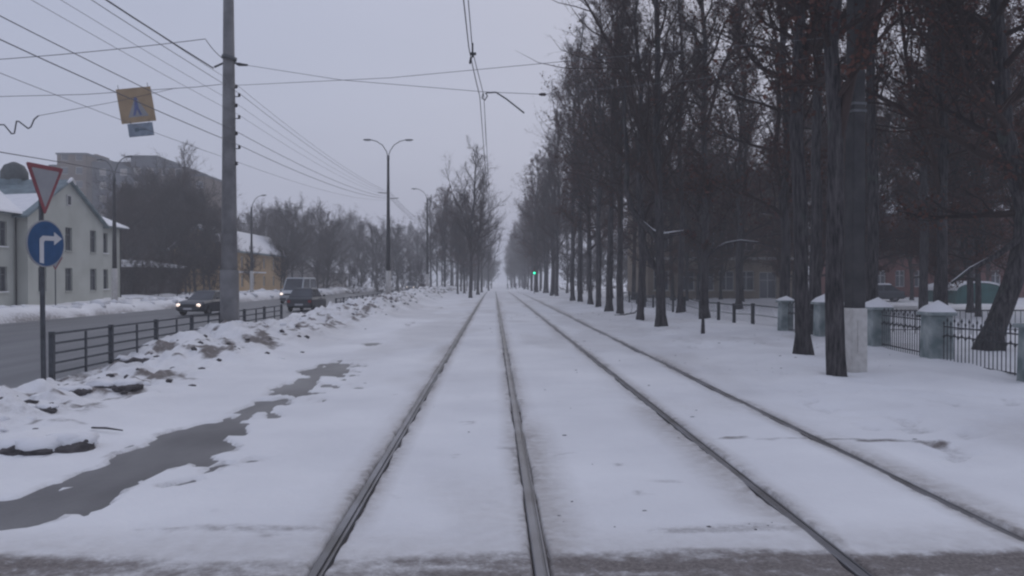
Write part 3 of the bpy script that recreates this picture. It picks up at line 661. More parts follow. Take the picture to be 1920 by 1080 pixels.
# woods beyond the road on the left
def wood(n, px0, px1, y0, y1, top, kinds_, label, group, jit=0.12):
    W_ = []
    for i in range(n):
        px = px0 + (px1 - px0) * (i + rg.uniform(0.1, 0.9)) / n; Y = rg.uniform(y0, y1); p = at(px, 524, Y)
        k = rg.choice(kinds_); Hk = {'mid': 12.4, 'round': 12.2, 'round2': 13.0, 'slim': 17.5, 'bush': 5.2, 'open2': 17.5}[k]
        s = (at(px, top(px) if callable(top) else top, Y).z - 0.2) / Hk * rg.uniform(1 - jit, 1 + jit * 0.4)
        W_.append(place_tree(k, p.x, p.y, s, None, label, group))
    if n > 1: order_labels(W_, label + ', %s from the left', bearing)
wood(12, 232, 402, 84, 120, lambda p: 322 + 40 * ((p - 300) / 90) ** 2 * (p > 300), ['round', 'round2'], 'dense dark tree in front of the tall apartment block', 'trees before the apartment block')
wood(1, 335, 350, 105, 106, 268, ['open2'], 'taller wispy tree sticking out above the apartment block trees', None, 0)
wood(10, 425, 625, 120, 165, lambda p: 382 + abs(p - 545) * 0.22, ['round', 'round2', 'mid'], 'dark round crowned tree behind the yellow house', 'trees behind the yellow house')
wood(13, 620, 800, 150, 260, lambda p: 400 + (p - 620) * 0.12, ['round', 'round2', 'mid'], 'hazy round crowned tree along the far road', 'hazy trees along the far road')
wood(5, 440, 640, 128, 150, 440, ['round', 'mid'], 'lower tree between the small houses beyond the road', 'low trees between the houses')

wood(2, 425, 552, 84, 98, lambda p: 462, ['mid', 'round'], 'leafless tree standing in front of the yellow house', 'trees before the yellow house')
wood(6, 236, 408, 74, 82, lambda p: 488, ['bush'], 'low leafless shrub near the dark shed', 'shrubs near the shed')
wood(11, 560, 800, 110, 190, lambda p: 492, ['bush'], 'low dark shrub along the far side of the road', 'shrubs along the far road')
wood(12, 1055, 1260, 100, 150, lambda p: 470 - (p - 1055) * .12, ['bush', 'mid', 'round'], 'hazy shrubby tree beyond the park seen between the trackside trunks', 'shrubby trees beyond the park')
wood(4, 345, 425, 84, 94, lambda p: 420, ['round', 'round2'], 'dark tree crowding the left end of the yellow house', 'trees at the end of the yellow house')
wood(7, 890, 924, 225, 300, lambda p: 462 + max(0, p - 905) * .9, ['round', 'round2'], 'hazy tree closing the far left end of the avenue', 'trees closing the avenue on the left')
wood(7, 957, 1000, 215, 290, lambda p: 488 - (p - 953) * 1.1, ['round', 'round2', 'mid'], 'hazy tree closing the far right end of the avenue', 'trees closing the avenue on the right')
# ------------------------------------------------------------------ buildings
def facade(parent, name, m, x0, x1, z0, z1, ops, T, th=0.3, frame=True, bars=True, fm=None, gm=None, sill=None):
    """wall in local xz plane at y=0 facing -y with rectangular openings (xc, z_bottom, w, h); T places it"""
    xs = sorted({x0, x1} | {o[0] - o[2] / 2 for o in ops} | {o[0] + o[2] / 2 for o in ops})
    zs = sorted({z0, z1} | {o[1] for o in ops} | {o[1] + o[3] for o in ops})
    b = MB()
    for i in range(len(xs) - 1):
        for j in range(len(zs) - 1):
            cx = (xs[i] + xs[i + 1]) / 2; cz = (zs[j] + zs[j + 1]) / 2
            if any(abs(cx - o[0]) < o[2] / 2 and o[1] < cz < o[1] + o[3] for o in ops): continue
            b.add([(xs[i], 0, zs[j]), (xs[i + 1], 0, zs[j]), (xs[i + 1], 0, zs[j + 1]), (xs[i], 0, zs[j + 1])], [(0, 1, 2, 3)])
    for o in ops:
        a, c, d, e = o[0] - o[2] / 2, o[0] + o[2] / 2, o[1], o[1] + o[3]
        b.add([(a, 0, d), (c, 0, d), (c, 0, e), (a, 0, e), (a, .2, d), (c, .2, d), (c, .2, e), (a, .2, e)], [(0, 4, 5, 1), (1, 5, 6, 2), (2, 6, 7, 3), (3, 7, 4, 0)])
    b.xf(T); b.build(name, m, parent)
    for o in ops:
        a, c, d, e = o[0] - o[2] / 2, o[0] + o[2] / 2, o[1], o[1] + o[3]
        f = MB(); t = 0.07
        f.box(a, .12, d, a + t, .19, e).box(c - t, .12, d, c, .19, e).box(a + t, .12, d, c - t, .19, d + t).box(a + t, .12, e - t, c - t, .19, e)
        if bars: f.box(o[0] - .03, .125, d + t, o[0] + .03, .185, e - t).box(a + t, .13, d + o[3] * .68, o[0] - .03, .18, d + o[3] * .68 + .05).box(o[0] + .03, .13, d + o[3] * .68, c - t, .18, d + o[3] * .68 + .05)
        wd = f.xf(T).build('window', fm or M['frame_white'], parent)
        MB().box(a + .01, .17, d + .01, c - .01, .178, e - .01).xf(T).build('pane', gm or M['glass'], wd)
        if sill: MB().box(a - .08, -.09, d - .07, c + .08, .10, d - .005).xf(T).build('sill', sill, wd)
def TR(loc, rz): return Matrix.Translation(loc) @ Matrix.Rotation(rz, 4, 'Z')

M['cream'] = mat('cream_plaster', (0.46, 0.47, 0.42), 0.85, scale=0.6, bump=0.15, bscale=20, col2=(0.54, 0.55, 0.50))
M['greenroof'] = mat('green_roof_metal', (0.17, 0.22, 0.24), 0.6, scale=1.5, var=0.2)
M['yellow'] = mat('yellow_plaster', (0.42, 0.28, 0.13), 0.85, scale=0.6, col2=(0.50, 0.34, 0.17))
M['pale_wall'] = mat('pale_plaster', (0.34, 0.31, 0.29), 0.85, scale=0.6)
M['brick_brown'] = mat('brown_panel', (0.095, 0.066, 0.048), 0.9, scale=0.3, col2=(0.125, 0.088, 0.064))
M['block_grey'] = mat('grey_blue_panel', (0.065, 0.072, 0.088), 0.9, scale=0.3)
M['red_brick'] = mat('red_brick', (0.12, 0.045, 0.040), 0.9, scale=1.2, col2=(0.17, 0.062, 0.052), bump=0.2, bscale=30)
M['beige'] = mat('beige_plaster', (0.19, 0.155, 0.12), 0.9, scale=0.7, col2=(0.27, 0.22, 0.165))
M['timber'] = mat('dark_timber', (0.07, 0.06, 0.055), 0.9, scale=3, var=0.3)
M['green_metal'] = mat('green_sheet_metal', (0.045, 0.13, 0.12), 0.6, scale=1.5, var=0.2)

# cream two storey house, front along the road
HX = -30.0
h = empty('house', (HX, 50, 0.3), 0, 'pale cream two storey house with snowy roof and front gable behind the road signs', 'house')
HY0, HY1 = 34.0, atx(226, 500, HX).y
T = TR((0, 0, 0), R(90))
def hl(px): return atx(px, 500, HX).y - 50
low_ = [hl(p) for p in (5, 59, 110, 157, 197)]; st_ = 3.15
low_ += [low_[0] - st_, low_[0] - 2 * st_, low_[0] - 3 * st_, low_[0] - 4 * st_]
ops = [(x, 0.88, 0.95, 1.58) for x in low_] + [(x, 3.65, 0.90, 1.60) for x in low_ if abs(x - hl(110)) > 0.1 or True]
EAV = 5.75
ops = [o for o in ops if HY0 - 50 + 1 < o[0] < HY1 - 50 - 0.5]
fmd = mat('dark_window_frame', (0.16, 0.165, 0.17), 0.6); BAY = 0.7
ga, gb = hl(31), hl(176)
facade(h, 'wall', M['cream'], HY0 - 50, ga, -0.8, EAV, [o for o in ops if o[0] < ga], T, fm=fmd, sill=M['cream'])
facade(h, 'wall', M['cream'], gb, HY1 - 50, -0.8, EAV, [o for o in ops if o[0] > gb], T, fm=fmd, sill=M['cream'])
facade(h, 'bay_wall', M['cream'], ga, gb, -0.8, EAV, [o for o in ops if ga < o[0] < gb], TR((BAY, 0, 0), R(90)), fm=fmd, sill=M['cream'])
for q in (ga, gb): MB().add([(0, q, -.8), (BAY, q, -.8), (BAY, q, EAV), (0, q, EAV)], [(0, 1, 2, 3)]).build('bay_side', M['cream'], h)
MB().box(-12, HY0 - 50, -.8, -0.25, HY1 - 50 - 0.001, EAV - 0.01).build('rear_wall', M['cream'], h)
r_ = MB(); a, b_ = HY0 - 50.6, HY1 - 49.55; e0, e1 = 0.55, -12.6; zr = EAV + 3.3
V = [(e0, a, EAV), (e0, b_, EAV), (e1, b_, EAV), (e1, a, EAV), (-6, a + 5, zr), (-6, b_ - 5.2, zr)]
rf = MB().add(V, [(0, 1, 5, 4), (1, 2, 5), (2, 3, 4, 5), (3, 0, 4), (0, 3, 2, 1)]).build('roof', M['greenroof'], h)
off = Vector((0.05, 0, 0.16)); V2 = [Vector(p) + Vector((0, 0, 0.16)) for p in V]; V2 = [V2[i] + Vector((-.10 if i in (0, 1) else 0, -.1 if i in (1, 2) else 0, 0)) for i in range(6)]
MB().add(V2, [(0, 1, 5, 4), (1, 2, 5), (2, 3, 4, 5), (3, 0, 4)]).add(V2[:3] + [Vector(p) + Vector((0, 0, .02)) for p in V[:3]], [(0, 3, 4, 1), (1, 4, 5, 2)]).build('snow', M['snow'], rf)
gm_ = (ga + gb) / 2; gz_ = 8.7 - 0.3
MB().add([(BAY, ga, EAV), (BAY, gb, EAV), (BAY, gm_ , gz_), (-3.5, ga, EAV), (-3.5, gb, EAV), (-6, gm_, gz_)], [(0, 1, 2), (1, 4, 5, 2), (0, 2, 5, 3)]).build('gable', M['cream'], h)
gr = MB()
for s_, e_ in ((ga, -0.55), (gb, 0.55)):
    u = Vector((0, s_ - gm_, EAV - gz_)).normalized(); nn = Vector((0, -u.z, u.y)) if u.y > 0 else Vector((0, u.z, -u.y))
    p0 = Vector((0, gm_, gz_)) + nn * 0.02; p1 = p0 + u * ((Vector((0, s_, EAV)) - Vector((0, gm_, gz_))).length + 0.5)
    q = [p0, p1, p1 + nn * 0.14, p0 + nn * 0.14]
    gr.add([Vector((BAY + .25, 0, 0)) + k for k in q] + [Vector((-6, 0, 0)) + k for k in q], [(0, 1, 2, 3), (4, 7, 6, 5), (0, 4, 5, 1), (1, 5, 6, 2), (2, 6, 7, 3), (3, 7, 4, 0)])
grf = gr.build('gable_roof', M['greenroof'], h)
MB().tube([(BAY + .2, gm_ - .5, gz_ - .15), (BAY + .2, gm_, gz_ + .18), (BAY + .2, gm_ + .5, gz_ - .15)], [.08, .14, .08], 6).build('snow', M['snow'], grf)
vw = MB().box(BAY, hl(110) - .28, EAV + 1.0, BAY + 0.06, hl(110) + .28, EAV + 1.75).build('attic_window', M['frame_white'], h)
MB().box(BAY + 0.055, hl(110) - .2, EAV + 1.08, BAY + 0.066, hl(110) + .2, EAV + 1.67).build('pane', M['glass'], vw)
cyy = atx(24, 330, -33.0).y - 50
tw = MB().box(-3.6, cyy - .75, EAV + 1.2, -2.2, cyy + .75, EAV + 2.75).build('turret', M['greenroof'], h)
MB().lathe([(.78, EAV + 2.7), (.86, EAV + 2.8), (.84, EAV + 3.3), (.6, EAV + 3.75), (.2, EAV + 3.95), (0, EAV + 4.0)], 12, (-2.9, cyy, 0)).build('turret_cap', mat('turret_dark', (0.09, 0.10, 0.10), 0.8), tw)
uu = Vector((0, ga - gm_, EAV - gz_)); MB().add([Vector((x_, gm_, gz_ + .2)) + uu * t for x_, t in ((BAY - .2, .45), (BAY - .2, 1.0), (-2.5, 1.0), (-4.5, .55))], [(0, 1, 2, 3)]).build('snow', M['snow'], grf)

for q in (HY1 - 50.25, gb + .25, ga - .25): MB().tube([(.12, q, -.6), (.12, q, EAV - .1)], .055, 6).build('downpipe', M['pole_dark'], h)
for o in ops:
    if not (ga < o[0] < gb): MB().box(.0, o[0] - .5, o[1] + .0, .085, o[0] + .5, o[1] + .07).build('sill_snow', M['snow'], h)
# yellow house beyond the road
HX2 = -33.0; y0, y1 = atx(418, 500, HX2).y, atx(538, 500, HX2).y; yc = (y0 + y1) / 2; L = y1 - y0
h2 = empty('house', (HX2, yc, 0.3), 0, 'yellow two storey house with snowy roof behind the big pole', 'house')
n = 6; ops = [(-L / 2 + L * (i + .5) / n, zb, 1.0, 1.5) for i in range(n) for zb in (0.7, 3.2)]
facade(h2, 'wall', M['yellow'], -L / 2, L / 2, -.8, 5.2, ops, T)
MB().add([(-6, -L / 2, -.8), (0, -L / 2, -.8), (0, -L / 2, 5.2), (-3, -L / 2, 8.0), (-6, -L / 2, 5.2)], [(0, 1, 2, 3, 4)]).box(-6, -L / 2 + .01, -.8, -.25, L / 2 - .01, 5.19).build('rear_wall', M['yellow'], h2)
rf = MB().prism([(0.6, 5.1), (0.6, 5.25), (-3, 8.25), (-6.6, 5.25), (-6.6, 5.1), (-3, 8.0)], 'y', -L / 2 - .5, L / 2 + .5).build('roof', M['greenroof'], h2)
MB().prism([(0.5, 5.28), (0.5, 5.42), (-3, 8.45), (-6.5, 5.42), (-6.5, 5.28), (-3, 8.28)], 'y', -L / 2 - .45, L / 2 + .45).build('snow', M['snow'], rf)
MB().box(0.02, -L / 2, 2.55, .14, L / 2 * .2, 2.75).build('snow_ledge', M['snow'], h2)
# small gabled house farther along
HX3 = -34.0; y0, y1 = atx(592, 500, HX3).y, atx(650, 500, HX3).y; yc = (y0 + y1) / 2; L = y1 - y0
h3 = empty('house', (HX3, yc, 0.2), 0, 'small pale house with steep snowy roof among trees far along the road', 'house')
facade(h3, 'wall', M['pale_wall'], -L / 2, L / 2, -.8, 3.3, [(-L / 2 + L * (i + .5) / 5, 0.9, 1.1, 1.4) for i in range(5)], T)
MB().add([(-9, -L / 2, -.8), (0, -L / 2, -.8), (0, -L / 2, 3.3), (-4.5, -L / 2, 7.0), (-9, -L / 2, 3.3)], [(0, 1, 2, 3, 4)]).box(-9, -L / 2 + .01, -.8, -.25, L / 2 - .01, 3.29).build('rear_wall', M['pale_wall'], h3)
rf = MB().prism([(0.6, 2.9), (0.6, 3.1), (-4.5, 7.3), (-9.6, 3.1), (-9.6, 2.9), (-4.5, 7.05)], 'y', -L / 2 - .5, L / 2 + .5).build('roof', M['timber'], h3)
MB().prism([(0.5, 3.14), (0.5, 3.3), (-4.5, 7.55), (-9.5, 3.3), (-9.5, 3.14), (-4.5, 7.35)], 'y', -L / 2 - .45, L / 2 + .45).build('snow', M['snow'], rf)
# low dark timber shed between the houses
p = at(272, 520, 80); sh = empty('shed', (p.x, 80, 0.3), R(70), 'low dark timber shed with snow on its roof right of the cream house', 'shed')
MB().box(-5, 0, -.5, 5, 4, 2.7).build('wall', M['timber'], sh)
for i in range(24): MB().box(-4.95 + i * .413, -.05, -.4, -4.62 + i * .413, -.004, 2.6).build('plank', M['timber'], sh)
MB().prism([(-.5, 2.7), (-.5, 2.85), (4.4, 3.5), (4.4, 3.3)], 'x', -5.4, 5.4).build('roof', M['timber'], sh)
MB().prism([(-.45, 2.87), (-.45, 3.05), (4.35, 3.7), (4.35, 3.52)], 'x', -5.35, 5.35).build('snow', M['snow'], sh)

# tall apartment block
Yb = 175.0; xb = lambda px: at(px, 500, Yb).x; zb = lambda py: at(960, py, Yb).z
bl_ = empty('apartment_block', (0, Yb, 0), 0, 'tall brown and grey apartment block hazy behind the trees on the left', 'building')
for (p0, p1, ty, m_, nm, dy) in ((100, 120, 316, 'brick_brown', 'wing', -1), (120, 174, 296, 'brick_brown', 'wing', -2.5), (174, 252, 309, 'block_grey', 'wing', 0), (252, 300, 299, 'block_grey', 'wing', -1.5), (300, 350, 318, 'brick_brown', 'wing', -.5), (350, 392, 334, 'brick_brown', 'wing', -2)):
    x0, x1 = xb(p0), xb(p1); top = zb(ty); n = max(2, int((x1 - x0) / 3.1))
    ops = [(x0 + (x1 - x0) * (i + .5) / n, 1.2 + 2.9 * k, 1.5, 1.5) for i in range(n) for k in range(3, int((top - 2.4) / 2.9) + 1)]
    facade(bl_, nm, M[m_], x0, x1, -2, top, ops, TR((0, dy, 0), 0), bars=False, gm=M['pale_wall'] if m_ == 'block_grey' else None)
    MB().box(x0 + .01, dy + .25, -2, x1 - .01, dy + 13, top - .01).build('rear_wall', M[m_], bl_)
    rp = MB().box(x0 - .2, dy - .25, top, x1 + .2, dy + 13, top + .35).build('parapet', M['block_grey'], bl_)
for p0, p1, ty in ((128, 160, 290), (168, 173, 289), (256, 264, 292)):
    MB().box(xb(p0), 2, zb(306), xb(p1), 8, zb(ty)).build('roof_house', M['brick_brown'], bl_)

# dark red brick building in the park
Yr = 82.0; x0, x1 = at(1618, 500, Yr).x, at(2010, 500, Yr).x; top = at(960, 404, Yr).z
rb = empty('brick_building', (0, Yr, 0), 0, 'dark red brick two storey building with white window frames behind the park trees', 'building')
wx = [at(p, 500, Yr).x for p in (1652, 1688, 1724, 1797, 1830, 1868, 1902, 1940)]
facade(rb, 'wall', M['red_brick'], x0, x1, -.5, top, [(x, zb_, 1.0, 1.7) for x in wx for zb_ in (1.2, 4.4)], TR((0, 0, 0), 0))
MB().box(x0 + .01, .25, -.5, x1 - .01, 12, top - .01).build('rear_wall', M['red_brick'], rb)
rf = MB().prism([(-.6, top), (-.6, top + .2), (6, top + 2.6), (12.6, top + .2), (12.6, top)], 'x', x0 - .5, x1 + .5).build('roof', M['timber'], rb)
MB().prism([(-.5, top + .24), (-.5, top + .42), (6, top + 2.85), (12.5, top + .42), (12.5, top + .24), (6, top + 2.65)], 'x', x0 - .45, x1 + .45).build('snow', M['snow'], rf)
# beige building in the park
Yg = 78.0; x0, x1 = at(1215, 500, Yg).x, at(1488, 500, Yg).x; top = 12.3
bb = empty('beige_building', (0, Yg, 0), 0, 'beige three storey building with tall doorway seen between the park trunks', 'building')
wx = [at(p, 500, Yg).x for p in (1240, 1288, 1325, 1362, 1400)]; dx = at(1440, 500, Yg).x
ops = [(x, z_, 1.5, 1.9) for x in wx for z_ in (0.9, 4.8, 8.4)] + [(dx, 0.1, 1.7, 2.6)] + [(dx, z_, 1.5, 1.9) for z_ in (4.8, 8.4)]
facade(bb, 'wall', M['beige'], x0, x1, -.5, top, ops, TR((0, 0, 0), 0), sill=M['whitewash'])
MB().box(x0 + .01, .25, -.5, x1 - .01, 12, top - .01).build('rear_wall', M['beige'], bb)
MB().box(x0 - .3, -.4, top, x1 + .3, 12.3, top + .4).build('roof', M['greenroof'], bb)
MB().box(x0, -.06, 3.9, x1, -.004, 4.15).build('string_course', M['whitewash'], bb)

# green sheet metal garages
for px, lb, sc in ((1838, 'green metal garage with rounded snowy roof right of the leaning tree row', 1.0), (1790, 'smaller green garage half hidden left of the rounded one', 0.85)):
    p = at(px, 560, 60 if sc == 1 else 63); g_ = empty('garage', (p.x, p.y, gz(p.x, p.y)), R(-15), lb, 'garage', 'green garages in the park'); g_.scale = (sc,) * 3
    arc = [(1.6 * math.cos(a), 1.0 + 0.62 * math.sin(a)) for a in np.linspace(0, math.pi, 9)]
    MB().prism([(1.6, -.2)] + arc + [(-1.6, -.2)], 'y', 0, 4.5).build('body', M['green_metal'], g_)
    MB().prism([(x * 1.03, z + .03) for x, z in arc] + [(x * 1.03, z + .16) for x, z in reversed(arc)], 'y', -.1, 4.6).build('snow', M['snow'], g_)
    for s_ in (-1, 1): MB().box(min(0.03 * s_, 1.3 * s_), -.05, .02, max(.03 * s_, 1.3 * s_), -.004, 1.15).build('door', M['green_metal'], g_)

# ------------------------------------------------------------------ fences
# left: grey railing by the road
def railing(Y0, Y1, npan, label, X=-8.05):
    f = empty('road_railing', (X, Y0, 0), 0, label, 'fence', 'grey railings along the road')
    st = (Y1 - Y0) / npan; zt = 0.98
    post = MB().box(-.04, -.04, -.6, .04, .04, 1.02).mesh('post', M['fence_grey'])
    rail = MB().box(-.02, .0405, -.018, .02, st - .0405, .018).mesh('rail', M['fence_grey'])
    bal = MB().box(-.018, -.018, .12, .018, .018, zt - .02).mesh('baluster', M['fence_grey'])
    for k in range(npan + 1):
        b = float(base_z(Y0 + k * st))
        o = bpy.data.objects.new('post', post); C.objects.link(o); o.parent = f; o.location = (0, k * st, b); 
        if k < npan:
            for zz in (zt, .80, .62, .44, .26):
                o = bpy.data.objects.new('rail', rail); C.objects.link(o); o.parent = f; o.location = (0, k * st, b + zz)
            o = bpy.data.objects.new('baluster', bal); C.objects.link(o); o.parent = f; o.location = (0.045, k * st + st / 2, b)
railing(14.75, 30.5, 7, 'grey steel railing between snow bank and road, left of the concrete pole')
railing(41.0, 57.6, 8, 'faint grey railing above the snow bank farther along the road, past the dark car')

# right: green pillars and iron panels
FX = 10.25; PYS = [14.75, 18.25, 21.7, 25.05, 28.3]
plab = ['green plaster pillar at the right edge of the picture', 'green pillar with snow cap in front of the leaning tree, second from the right edge',
        'green pillar with snow cap just right of the whitewashed concrete pole', 'green pillar hidden behind the nearest bare trunks', 'farthest green pillar with a snow tuft, left of the second tree']
for k, (y, lb) in enumerate(zip(PYS, plab)):
    x = FX + [-.02, -.02, .25, .2, .15][k]; z0 = min(gz(x, y), gz(x - .4, y - .3)) - .1
    e = empty('fence_pillar', (x, y, z0), R([2, -4, 3, 0, 0][k]), lb, 'pillar', 'green pillars of the park fence')
    w_ = .52 if k < 4 else .42
    MB().frustum((0, 0, 0), w_ + .02, w_ + .02, w_ - .02, w_ - .02, 1.10).build('shaft', M['pillar'], e, bevel=.015)
    MB().box(-w_ / 2 - .06, -w_ / 2 - .06, 1.101, w_ / 2 + .06, w_ / 2 + .06, 1.18).build('cap', M['pillar'], e, bevel=.01)
    if k:
        hh = .27 if k < 4 else .16
        V = [(sx * (w_ / 2 + .05), sy * (w_ / 2 + .05), 1.182) for sx, sy in ((-1, -1), (1, -1), (1, 1), (-1, 1))] + [(sx * w_ * .40, sy * w_ * .40, 1.182 + hh * .45) for sx, sy in ((-1, -1), (1, -1), (1, 1), (-1, 1))] + [(0.02, -.03, 1.182 + hh)]
        o = MB().add(V, [(0, 1, 5, 4), (1, 2, 6, 5), (2, 3, 7, 6), (3, 0, 4, 7), (4, 5, 8), (5, 6, 8), (6, 7, 8), (7, 4, 8)], True).build('snow_cap', M['snow'], e)
picket = MB().tube([(0, 0, 0), (0, 0, 1.0)], .011, 5); picket.tube([(0, 0, .985), (0, 0, 1.03), (0, 0, 1.10)], [.012, .026, .002], 5)
picket.tube([(0, 0, .66), (0, 0, .70), (0, 0, .74)], [.012, .03, .012], 5); picket = picket.mesh('picket', M['iron'])
flab = ['black iron fence panel between the right edge pillar and the next', 'black iron fence panel between the two snow capped pillars', 'black iron fence panel right behind the whitewashed pole', 'black iron fence panel behind the two nearest bare trunks']
for k in range(4):
    xa, xb_ = FX + [-.02, -.02, .25, .2, .15][k], FX + [-.02, -.02, .25, .2, .15][k + 1]
    ya, yb_ = PYS[k] + .30, PYS[k + 1] - .30
    z0 = min(gz(xa, ya), gz(xb_, yb_)) - .05
    e = empty('iron_fence_panel', ((xa), ya, z0), math.atan2(-(xb_ - xa), yb_ - ya), flab[k], 'fence', 'iron panels of the park fence')
    L = yb_ - ya; nn = int(L / .135)
    for zz in (.12, .70, .90): MB().box(-.013, 0.0, zz - .014, .013, L, zz + .014).build('rail', M['iron'], e)
    for i in range(nn + 1):
        o = bpy.data.objects.new('picket', picket); C.objects.link(o); o.parent = e; o.location = (0, L * i / nn, 0.02)
        o.scale = (1, 1, 1.0 if i % 2 == 0 else .93)
# low mesh fence further along
fm_ = empty('mesh_fence', (10.4, 29.0, 0), 0, 'low wire mesh fence with dark posts leading away from the farthest pillar', 'fence')
ys_ = [29.0, 31.9, 34.4, 36.8, 40.1, 43.4, 46.2, 49.0, 52.0, 54.8, 58.0, 61.2, 64.4]
for a, b in zip(ys_, ys_[1:]):
    z0 = gz(10.4, a); z1 = gz(10.4, b)
    MB().tube([(0, a - 29, z0 + .78), (0, b - 29, z1 + .78)], .028, 5).build('top_rail', M['iron'], fm_)
    MB().tube([(0, a - 29, z0 + .40), (0, b - 29, z1 + .40)], .016, 5).build('middle_rail', M['iron'], fm_)
    m_ = MB(); n = int((b - a) / .16)
    for i in range(n):
        for s_ in (-1, 1):
            u0 = a - 29 + (b - a) * i / n; u1 = u0 + s_ * .9
            u1 = max(a - 29, min(b - 29, u1)); m_.tube([(0, u0, z0 + .05), (0, u1, z0 + .05 + .72 * abs(u1 - u0) / .9)], .0032, 3)
    tag(m_.build('wire_mesh', M['iron'], fm_), kind='stuff')
for y in ys_[1:]:
    po = MB().box(-.06, y - 29.06, -.3, .06, y - 28.94, gz(10.4, y) + .84).build('post', M['iron'], fm_)
# railing inside the park
pr = empty('park_railing', (13.2, 27.0, gz(15, 27)), 0, 'low dark railing inside the park behind the leaning tree', 'fence')
MB().tube([(0, 0, .80), (6.6, .2, .80)], .025, 6).build('top_rail', M['iron'], pr)
MB().tube([(0, 0, .15), (6.6, .2, .15)], .015, 6).build('bottom_rail', M['iron'], pr)
pb = MB().tube([(0, 0, -.2), (0, 0, .80)], .012, 5).mesh('bar', M['iron'])
for i in range(34):
    o = bpy.data.objects.new('bar', pb); C.objects.link(o); o.parent = pr; o.location = (.05 + .196 * i, .006 * i, 0)

# ------------------------------------------------------------------ poles and lamps
def pole_mesh(r0, r1, h, n=8, z0=-.6):
    return MB().tube([(0, 0, z0), (0, 0, h * .5), (0, 0, h)], [r0, (r0 + r1) / 2, r1], n)
# big concrete pole
PX, PYY = -7.75, 23.65
bp_ = empty('concrete_pole', (PX, PYY, 0), 0, 'large tapered concrete pole with insulators on the snow bank at left', 'pole')
pole_mesh(.255, .15, 10.15, 8).build('shaft', M['concrete'], bp_)
MB().tube([(0, 0, 10.15), (0, 0, 10.35)], [.15, .09], 8).build('tip', M['concrete'], bp_)
MB().tube([(0, 0, -.5), (0, 0, 2.25)], [.285, .268], 8).build('plinth', M['concrete'], bp_)
def zpole(py): return at(430, py, PYY).z
MB().tube([(-.42, 0, zpole(126)), (-.15, 0, zpole(118)), (.15, 0, zpole(118)), (.55, 0, zpole(122))], .03, 6).build('crossarm', M['steel'], bp_)
MB().tube([(.22, 0, zpole(120)), (.30, 0, zpole(120.5)), (.5, 0, zpole(122))], [.025, .055, .03], 8).build('tension_insulator', M['insulator'], bp_)
WZ = [7.67, 7.42, 7.12, 6.78, 6.30, 5.90, 5.42]
WX = [.22, .30, .22, .30, .22, .30, .22]
def pole_insul(parent, zs, dz=0):
    for k, z in enumerate(zs):
        a = MB().tube([(.10, 0, z - .1), (WX[k], 0, z - .1)], .016, 5).build('bracket', M['steel'], parent)
        MB().lathe([(.0, -.11), (.03, -.10), (.045, -.06), (.03, -.045), (.045, -.02), (.02, 0), (0, .005)], 8, (WX[k], 0, z)).build('insulator', M['insulator'], a)
pole_insul(bp_, WZ)
MB().tube([(0, 0, 0), (0.02, 0, 0.10)], .22, 8).build('band', M['steel'], bp_, loc=(0, 0, zpole(112)))

def street_lamp(x, y, h, arms, label, r0=.16, base_white=1.4, fat=1.0, insul=None, rz=0.0):
    z = gz(x, y) if x > -8.6 or x < -23 else float(base_z(y))
    e = empty('street_lamp', (x, y, z), rz, label, 'lamp', 'street lamps along the road')
    pole_mesh(r0, r0 * .5, h - 1.35, 10).build('shaft', M['pole_dark'], e)
    MB().tube([(0, 0, -.5), (0, 0, base_white)], [r0 * 1.2, r0 * 1.1], 10).build('painted_base', M['whitewash'], e)
    MB().tube([(0, 0, h - 1.5), (0, 0, h - 1.15)], r0 * .62, 8).build('collar', M['steel'], e)
    for s_ in arms:
        P = [(0, 0, h - 1.3), (.12 * s_, 0, h - .85), (.42 * s_, 0, h - .38), (.85 * s_, 0, h - .10), (1.25 * s_, 0, h + .0)]
        a = MB().tube(P, .032, 6).build('arm', M['steel'], e)
        hd = MB().lathe([(0, -.30), (.07, -.26), (.10, 0), (.085, .25), (.03, .34), (0, .35)], 8)
        hd.xf(Matrix.Translation((1.5 * s_, 0, h + .01)) @ Matrix.Rotation(R(90) * s_, 4, 'Y') @ Matrix.Scale(.6, 4, (1, 0, 0)))
        o = hd.build('lamp_head', M['steel'], a)
        MB().box(1.5 * s_ - .18, -.06, h - .075, 1.5 * s_ + .18, .06, h - .045).build('lens', M['lamp_off'], o)
    if insul: pole_insul(e, insul)
    return e
WZ2 = [8.55, 8.35, 8.15, 7.95, 7.75, 7.55, 7.35]
e = street_lamp(-7.75, 59.0, 11.5 - .3, (-1, 1), 'double armed street lamp on concrete post beside the track, right of centre left', .17, 1.6)
e['label'] = 'double armed street lamp rising from the snow bank between road and tracks'
z2 = e.location.z
for s_, zz in ((-1, 8.3), (1, 7.9)): MB().tube([(0, 0, zz - z2), (.75 * s_, 0, zz - z2 + .05)], .03, 6).build('crossarm', M['steel'], e)
e3 = street_lamp(-7.8, 94.0, 11.6, (-1,), 'distant single armed lamp post beside the clump of trees', .16, 1.6)
p = atx(215, 540, -25.0); street_lamp(-25.0, p.y, 9.95 - gz(-25, p.y), (-1, 1), 'double armed street lamp with whitewashed foot before the cream house', .17, 2.35, rz=R(-30))
p = atx(472, 540, -25.0); street_lamp(-25.0, p.y, 10.6 - gz(-25, p.y), (1,), 'single armed street lamp before the yellow house', .16, 2.2, rz=R(-20))
